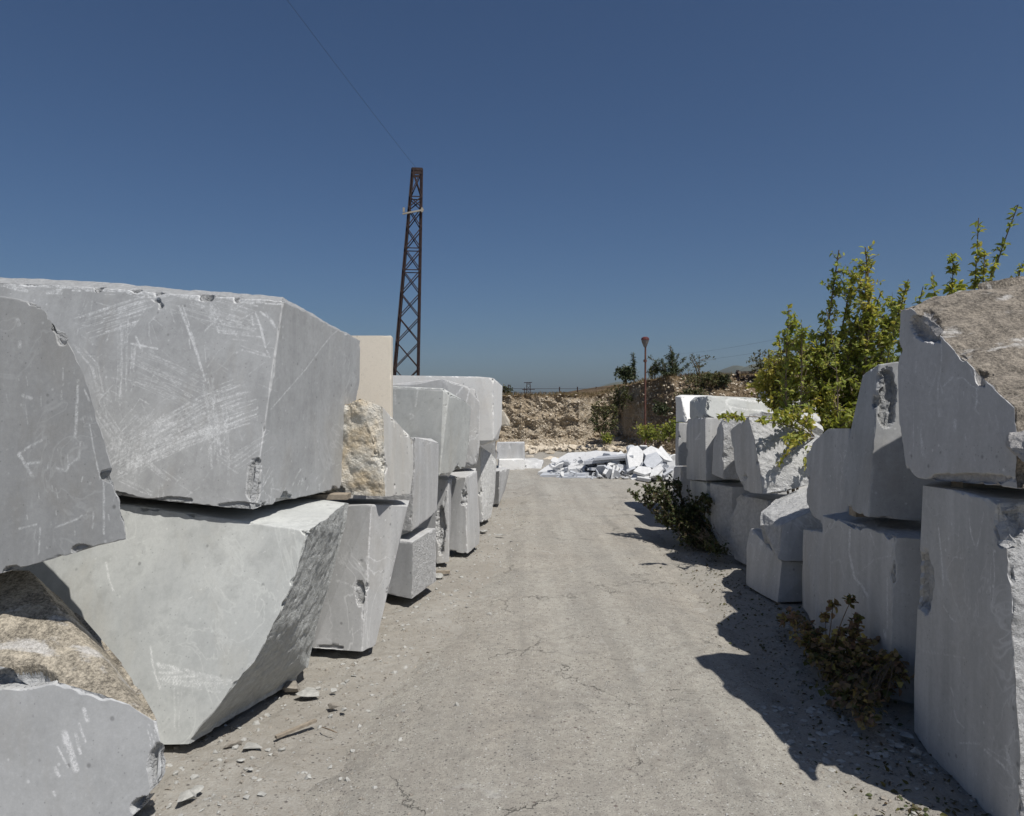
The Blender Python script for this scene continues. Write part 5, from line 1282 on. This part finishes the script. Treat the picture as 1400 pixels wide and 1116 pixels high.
def plant(name, label, cat, base, stems, blobs, leafsize, mat, barkmat='bark', seed=0, stem_r=.02, twig_leaves=14, tintf=None, group=None, width=.55, twiglen=.28, leafname='foliage', shade=.2, trunkname='trunk', droop=.3, lead=2.0, tr=.0045):
    """stems: list of (tip, r0, side twig count, leafy from t). blobs: (centre, radii, twig count)"""
    r_ = np.random.default_rng(seed); base = np.asarray(base, float)
    root = empty(name, base, label, cat, group)
    sk = []; tubes = []; LP, LD = [], []
    for i_, (tip, r0, nt, t0) in enumerate(stems):
        c = curve(base + r_.normal(0, .04, 3) * np.array([1, 1, 0]), tip, .16, 14, seed * 31 + i_)
        sk.append(c); tubes.append(tube(c, np.linspace(r0, r0 * .18 + .0015, 14), 6))
        for k in range(nt):
            t_ = t0 + (1 - t0) * r_.random(); j_ = min(12, int(t_ * 13)); q_ = c[j_] + (c[j_ + 1] - c[j_]) * (t_ * 13 - j_); dirn = r_.normal(0, 1, 3); dirn[2] = abs(dirn[2]) * .8 + .3; dirn /= np.linalg.norm(dirn)
            ln = twiglen * r_.uniform(.3, 1.1) * (1.3 - t_)
            tw = curve(q_, q_ + dirn * ln, .2, 5, seed + k * 7 + i_ * 77); tubes.append(tube(tw, np.linspace(tr, tr * .3, 5), 4))
            m = r_.integers(2, max(4, twig_leaves))
            for _ in range(m):
                tt_ = r_.random(); j = min(3, int(tt_ * 4)); LP.append(tw[j] + (tw[j + 1] - tw[j]) * (tt_ * 4 - j)); v = r_.normal(0, 1, 3); v = v - dirn * (v @ dirn) * .7; v /= np.linalg.norm(v); LD.append(v + dirn * .5)
        m = int(nt * lead)
        for _ in range(m):     # leaves straight on the leader
            t_ = t0 + (1 - t0) * r_.random(); j_ = min(12, int(t_ * 13)); q_ = c[j_] + (c[j_ + 1] - c[j_]) * (t_ * 13 - j_) + r_.normal(0, .006, 3); v = r_.normal(0, 1, 3); v /= np.linalg.norm(v); LP.append(q_); LD.append(v + np.array([0, 0, .4]))
    allsk = np.vstack([c[5:] for c in sk])
    for (cen, rad, nt) in blobs:
        cen = np.asarray(cen); rad = np.asarray(rad)
        for k in range(nt):
            u = r_.normal(0, 1, 3); u /= np.linalg.norm(u); rr = r_.random() ** .42
            tip = cen + u * rad * rr
            j = np.argmin(np.linalg.norm(allsk - (tip - np.array([0, 0, .1])), axis=1) + r_.random(len(allsk)) * .1); q_ = allsk[j]
            if np.linalg.norm(q_ - tip) > .5: q_ = tip + (q_ - tip) * .5 / np.linalg.norm(q_ - tip)
            tw = curve(q_, tip, .2, 6, seed + k); tubes.append(tube(tw, np.linspace(tr, tr * .3, 6), 4))
            dirn = (tip - q_); dirn /= np.linalg.norm(dirn) + 1e-6
            for _ in range(r_.integers(3, twig_leaves + 3)):
                tt_ = 1 - r_.random() * min(.95, .20 / (np.linalg.norm(tip - q_) + .05)); j = min(4, int(tt_ * 5)); LP.append(tw[j] + (tw[j + 1] - tw[j]) * (tt_ * 5 - j)); v = r_.normal(0, 1, 3); v /= np.linalg.norm(v); LD.append(v + dirn * .4)
    V, Fq = join(tubes); mesh_obj(trunkname, V - base, Fq, M[barkmat], parent=root, smooth=True)
    LP, LD = np.array(LP), np.array(LD)
    tint = .25 + .7 * noise(LP, 2.3, seed + 3) * .9 if tintf is None else tintf(LP)
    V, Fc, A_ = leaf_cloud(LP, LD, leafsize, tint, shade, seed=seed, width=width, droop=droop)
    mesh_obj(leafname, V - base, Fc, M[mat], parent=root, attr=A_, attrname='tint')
    return len(LP)

# main poplar bush behind the right row
D1 = 8.0
tip = lambda px, py, d=D1: P(px, py, d)
def tint1(L): return .15 + .75 * noise(L, 2.1, 5) + .15 * sstep(1.4, 1.9, L[:, 2])
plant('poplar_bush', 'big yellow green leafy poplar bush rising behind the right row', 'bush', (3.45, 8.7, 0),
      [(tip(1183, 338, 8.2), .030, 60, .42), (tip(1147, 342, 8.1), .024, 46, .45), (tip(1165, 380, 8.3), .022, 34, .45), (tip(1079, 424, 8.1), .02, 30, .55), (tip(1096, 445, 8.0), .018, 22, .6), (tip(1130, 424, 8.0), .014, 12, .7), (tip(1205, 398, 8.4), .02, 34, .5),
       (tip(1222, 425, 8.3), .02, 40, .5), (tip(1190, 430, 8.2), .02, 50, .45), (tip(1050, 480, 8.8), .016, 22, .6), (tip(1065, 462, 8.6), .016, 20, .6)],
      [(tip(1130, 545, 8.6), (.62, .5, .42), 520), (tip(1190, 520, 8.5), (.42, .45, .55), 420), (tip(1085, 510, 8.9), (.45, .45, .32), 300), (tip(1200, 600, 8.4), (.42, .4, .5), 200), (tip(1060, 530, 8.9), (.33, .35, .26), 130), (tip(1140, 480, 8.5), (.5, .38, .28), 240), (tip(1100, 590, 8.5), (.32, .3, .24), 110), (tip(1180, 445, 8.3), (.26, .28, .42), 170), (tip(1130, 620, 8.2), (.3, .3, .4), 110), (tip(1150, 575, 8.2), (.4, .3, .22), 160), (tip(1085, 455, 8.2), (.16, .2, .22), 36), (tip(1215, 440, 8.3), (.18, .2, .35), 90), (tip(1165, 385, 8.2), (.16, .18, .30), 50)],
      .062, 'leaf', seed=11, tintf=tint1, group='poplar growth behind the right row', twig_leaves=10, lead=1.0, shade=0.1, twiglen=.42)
# branch hanging over the leaning block
plant('poplar_branch', 'leafy branch reaching left over the dappled leaning block', 'branch', P(1115, 600, 7.9),
      [(tip(1040, 578, 7.25), .008, 12, .35), (tip(1068, 600, 7.2), .008, 12, .3), (tip(1097, 640, 7.25), .008, 16, .3), (tip(1080, 615, 7.2), .008, 12, .3), (tip(1045, 565, 7.4), .007, 8, .5), (tip(985, 572, 7.3), .006, 9, .8), (tip(1100, 575, 7.3), .007, 10, .3), (tip(1060, 640, 7.3), .005, 2, .8)],
      [(tip(1095, 565, 7.6), (.22, .2, .12), 20)], .062, 'leaf', seed=12, tintf=lambda L: .5 + .5 * noise(L, 3, 5), group='poplar growth behind the right row', twig_leaves=9, twiglen=.13)
# sprigs above the huge brown topped block
E1 = 5.6
plant('poplar_sapling', 'sparse poplar shoots standing above the huge brown topped block', 'sapling', (3.3, 5.8, .0),
      [(tip(1338, 298, 5.6), .010, 13, .78), (tip(1346, 345, 5.6), .009, 13, .78), (tip(1392, 280, 5.7), .012, 12, .70), (tip(1408, 330, 5.7), .008, 10, .7), (tip(1303, 352, 5.5), .008, 15, .8), (tip(1274, 372, 5.5), .007, 10, .82), (tip(1312, 385, 5.6), .009, 16, .78), (tip(1360, 360, 5.6), .008, 12, .8), (tip(1398, 365, 5.8), .008, 8, .8)],
      [], .050, 'leaf', seed=13, lead=4.5, tintf=lambda L: .35 + .55 * noise(L, 3, 5), group='poplar growth behind the right row', twig_leaves=8, twiglen=.14)
plant('poplar_sapling', 'small poplar shoot peeking out left of the huge brown topped block', 'sapling', (3.1, 6.1, .0),
      [(tip(1242, 382, 5.75), .009, 16, .8), (tip(1236, 410, 5.8), .008, 12, .8), (tip(1262, 392, 5.7), .008, 10, .82), (tip(1228, 440, 5.9), .008, 12, .8)],
      [], .05, 'leaf', seed=14, lead=4, group='poplar growth behind the right row', twig_leaves=8, twiglen=.14)

# dark bush by the road
def tdark(L): return .1 + .7 * noise(L, 3, 8) + .35 * sstep(1.95, 1.5, L[:, 0]) * noise(L, 5, 3)
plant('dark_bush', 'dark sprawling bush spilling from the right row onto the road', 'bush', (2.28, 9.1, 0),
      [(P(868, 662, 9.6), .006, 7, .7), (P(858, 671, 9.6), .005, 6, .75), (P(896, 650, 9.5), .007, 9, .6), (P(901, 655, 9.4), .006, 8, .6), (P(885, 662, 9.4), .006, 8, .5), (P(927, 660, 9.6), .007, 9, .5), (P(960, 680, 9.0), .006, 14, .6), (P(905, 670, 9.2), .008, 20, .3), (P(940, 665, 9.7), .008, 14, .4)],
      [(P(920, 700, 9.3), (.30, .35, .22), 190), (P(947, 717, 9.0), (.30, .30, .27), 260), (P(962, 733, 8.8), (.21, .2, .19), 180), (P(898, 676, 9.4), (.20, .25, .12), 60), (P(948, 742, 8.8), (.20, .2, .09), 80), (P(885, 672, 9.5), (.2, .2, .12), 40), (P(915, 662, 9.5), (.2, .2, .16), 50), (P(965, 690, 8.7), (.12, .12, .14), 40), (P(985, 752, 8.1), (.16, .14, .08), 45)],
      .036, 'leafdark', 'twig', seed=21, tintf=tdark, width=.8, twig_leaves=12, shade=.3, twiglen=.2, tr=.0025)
# bramble near
def tred(L): return .2 + .75 * noise(L, 4, 9)
plant('bramble', 'bramble with brown and green leaves growing at the foot of the veined block', 'bush', (2.05, 4.75, 0),
      [(P(1139, 827, 4.8), .004, 5, .88), (P(1167, 815, 4.7), .004, 6, .88), (P(1172, 845, 4.6), .004, 12, .6), (P(1190, 880, 4.5), .004, 10, .5), (P(1222, 900, 4.3), .004, 10, .5), (P(1128, 845, 4.9), .003, 3, .9), (P(1100, 850, 5.2), .003, 8, .5), (P(1150, 860, 4.7), .004, 10, .5)],
      [(P(1165, 895, 4.6), (.24, .2, .19), 90), (P(1205, 920, 4.4), (.18, .15, .14), 55), (P(1225, 930, 4.25), (.10, .12, .08), 22), (P(1140, 920, 4.6), (.16, .16, .12), 45), (P(1150, 955, 4.25), (.13, .14, .06), 30), (P(1182, 985, 3.95), (.09, .10, .05), 22), (P(1105, 870, 5.0), (.17, .18, .09), 34), (P(1085, 850, 5.6), (.14, .2, .05), 18), (P(1120, 905, 4.7), (.12, .15, .06), 16)],
      .042, 'leafred', 'twig', seed=22, tintf=tred, width=.95, twig_leaves=9, shade=.25, twiglen=.14, tr=.0018, lead=1.2)
# dead leaves and litter in the shade
r_ = np.random.default_rng(5); pts = []
for k in range(900):
    y = 3.2 + 6 * r_.random() ** 1.4; le, re = road_edges(y); x = re + .28 + r_.normal(0, .2); pts.append(onground(x, y))
pts = settle(np.array(pts)) + np.array([0, 0, .004])
V, Fc, A_ = leaf_cloud(pts, r_.normal(0, 1, (len(pts), 3)) * np.array([1, 1, .15]), .03, .8, .6, seed=6, droop=0)
tag(mesh_obj('leaf_litter', V, Fc, M['leafdark'], attr=A_, attrname='tint'), 'dead leaves and twigs littering the shaded dirt along the right row', 'leaf litter', kind='stuff')

# bank vegetation
def shrub(name, label, px, py, d, rx, rz, n, mat='bankleaf', lf=.09, seed=0, group='shrubs on the bank', ry=None, width=.6, tl=10, shade=.3):
    c = P(px, py, d)
    base = c - np.array([0, 0, rz * 1.0])
    tips = [c + np.array([random.uniform(-.7, .7) * rx, random.uniform(-.5, .5) * rx, rz * random.uniform(.3, 1.05)]) for _ in range(5)]
    plant(name, label, 'shrub', base, [(t_, .02, 5, .4) for t_ in tips], [(c, (rx, ry or rx * .8, rz), n)], lf, mat, 'twig', seed=seed, group=group, width=width, twig_leaves=tl, shade=shade, trunkname='stems')
shrub('shrub', 'round dark green bush on the bank edge, left of the lamp post', 856, 511, 27.0, .50, .38, 120, 'conifer', .10, 31, shade=.1)
plant('juniper', 'thin juniper spire poking out of the round bush on the bank', 'tree', P(866, 525, 27.3), [(P(866, 484, 27.3), .03, 20, .1)], [(P(866, 505, 27.3), (.14, .14, .45), 35)], .09, 'conifer', seed=32, width=.3, trunkname='trunk')
# conifer with tiers
cb = P(916, 522, 26.2)
st = [(P(916, 473, 26.2), .04, 18, .3)]
for (x, y) in ((888, 489), (895, 498), (938, 490), (942, 498), (902, 505), (932, 507), (905, 492), (928, 486), (924, 500), (908, 512)): st.append((P(x, y, 26.2 + random.uniform(-.3, .3)), .018, 12, .45))
plant('juniper', 'pointed dark juniper tree on top of the bank, right of the lamp post', 'tree', cb, st, [(P(917, 506, 26.2), (.36, .35, .32), 90), (P(916, 490, 26.2), (.18, .2, .3), 40)], .10, 'conifer', seed=33, width=.28, twiglen=.3, twig_leaves=12)
shrub('shrub', 'wispy thin shrub in front of the mountain, right of the juniper', 958, 500, 26.0, .75, .42, 26, 'bankleaf', .07, 34, tl=4)
shrub('shrub', 'broad olive shrub on the upper bank below the wispy one', 968, 519, 25.2, .95, .28, 190, 'bankleaf', .08, 35)
shrub('shrub', 'small grey green shrub between lamp post and juniper', 893, 508, 26.3, .30, .28, 50, 'bankleaf', .07, 36)
shrub('shrub', 'tall dusty green shrub in the dark recess of the cliff', 826, 572, 26.6, .65, .75, 150, 'bankleaf', .085, 37)
shrub('shrub', 'dusky shrub high in the recess under the bank edge', 848, 545, 28.0, .55, .5, 110, 'bankleaf', .08, 38)
shrub('shrub', 'yellowish low plant at the foot of the recess', 831, 600, 25.5, .3, .2, 40, 'leaf', .07, 39, shade=.3)
shrub('shrub', 'fresh green shrub around the foot of the lamp post', 890, 592, 22.6, .65, .32, 150, 'leaf', .075, 40, shade=.4)
shrub('shrub', 'green shrub behind the far end of the right row', 922, 588, 22.0, .5, .38, 120, 'leaf', .075, 41, shade=.4)
shrub('shrub', 'dark shrub halfway up the right slope beside the lamp post', 905, 560, 24.6, .4, .25, 60, 'conifer', .08, 42)
shrub('shrub', 'low scrub at the left end of the plateau edge', 692, 535, 30.5, .35, .2, 30, 'bankleaf', .07, 43)
shrub('shrub', 'olive scrub on the slope above the row of white blocks', 945, 540, 24.2, .6, .25, 90, 'bankleaf', .075, 44)
shrub('shrub', 'dark scrub beside the old wall on the bank', 990, 520, 25.0, .3, .22, 50, 'conifer', .07, 45)
shrub('shrub', 'greyish scrub behind the poplar bush on the bank', 1050, 500, 25.0, .8, .5, 120, 'bankleaf', .08, 46)
# dry grass on bank top and slopes
r_ = np.random.default_rng(9); gp, gd = [], []
for k in range(9000):
    if k < 3600:
        x = r_.uniform(-3, 12); p = bank_pt(x, .97 + r_.random() ** 2 * .9)
    else:
        x = 4.2 + 8 * r_.random(); p = bank_pt(x, r_.random())
        if noise(p[None], 1.3, 4)[0] < .45: continue
    gp.append(p - np.array([0, 0, .03])); gd.append([r_.normal(0, .35), r_.normal(0, .35), 1.0])
gp = np.array(gp); gd = np.array(gd)
V, Fc, A_ = leaf_cloud(gp, gd, .17, .2 + .6 * noise(gp, .8, 3), .1, jit=.5, seed=3, width=.10, droop=0)
tag(mesh_obj('dry_grass', V, Fc, M['drygrass'], attr=A_, attrname='tint'), 'dry brown grass covering the bank edge and the right slope', 'grass', kind='stuff')

# ================================================================ HAZE
HAZE = 1
if HAZE:
    x0, x1, y0, y1, z0, z1 = -3400, 4400, -120, 4150, -7.5, 260
    V = np.array([[x, y, z] for z in (z0, z1) for x, y in ((x0, y0), (x1, y0), (x1, y1), (x0, y1))], float)
    Fq = np.array([[0, 3, 2, 1], [4, 5, 6, 7], [0, 1, 5, 4], [1, 2, 6, 5], [2, 3, 7, 6], [3, 0, 4, 7]])
    m = bpy.data.materials.new('haze_air'); m.use_nodes = True; nt = m.node_tree
    for n in list(nt.nodes): nt.nodes.remove(n)
    o_ = nt.nodes.new('ShaderNodeOutputMaterial'); pv = nt.nodes.new('ShaderNodeVolumePrincipled')
    pv.inputs['Color'].default_value = (0.68, 0.80, 1.0, 1); pv.inputs['Density'].default_value = 0.00006; pv.inputs['Anisotropy'].default_value = 0.2
    nt.links.new(pv.outputs[0], o_.inputs['Volume'])
    hz_ = mesh_obj('haze', V, Fq, m, origin=np.zeros(3)); tag(hz_, kind='stuff', label='thin blue summer haze in the air', cat='haze')
print('block tris', NTRI, 'total', sum(len(o.data.polygons) for o in bpy.data.objects if o.type == 'MESH'))
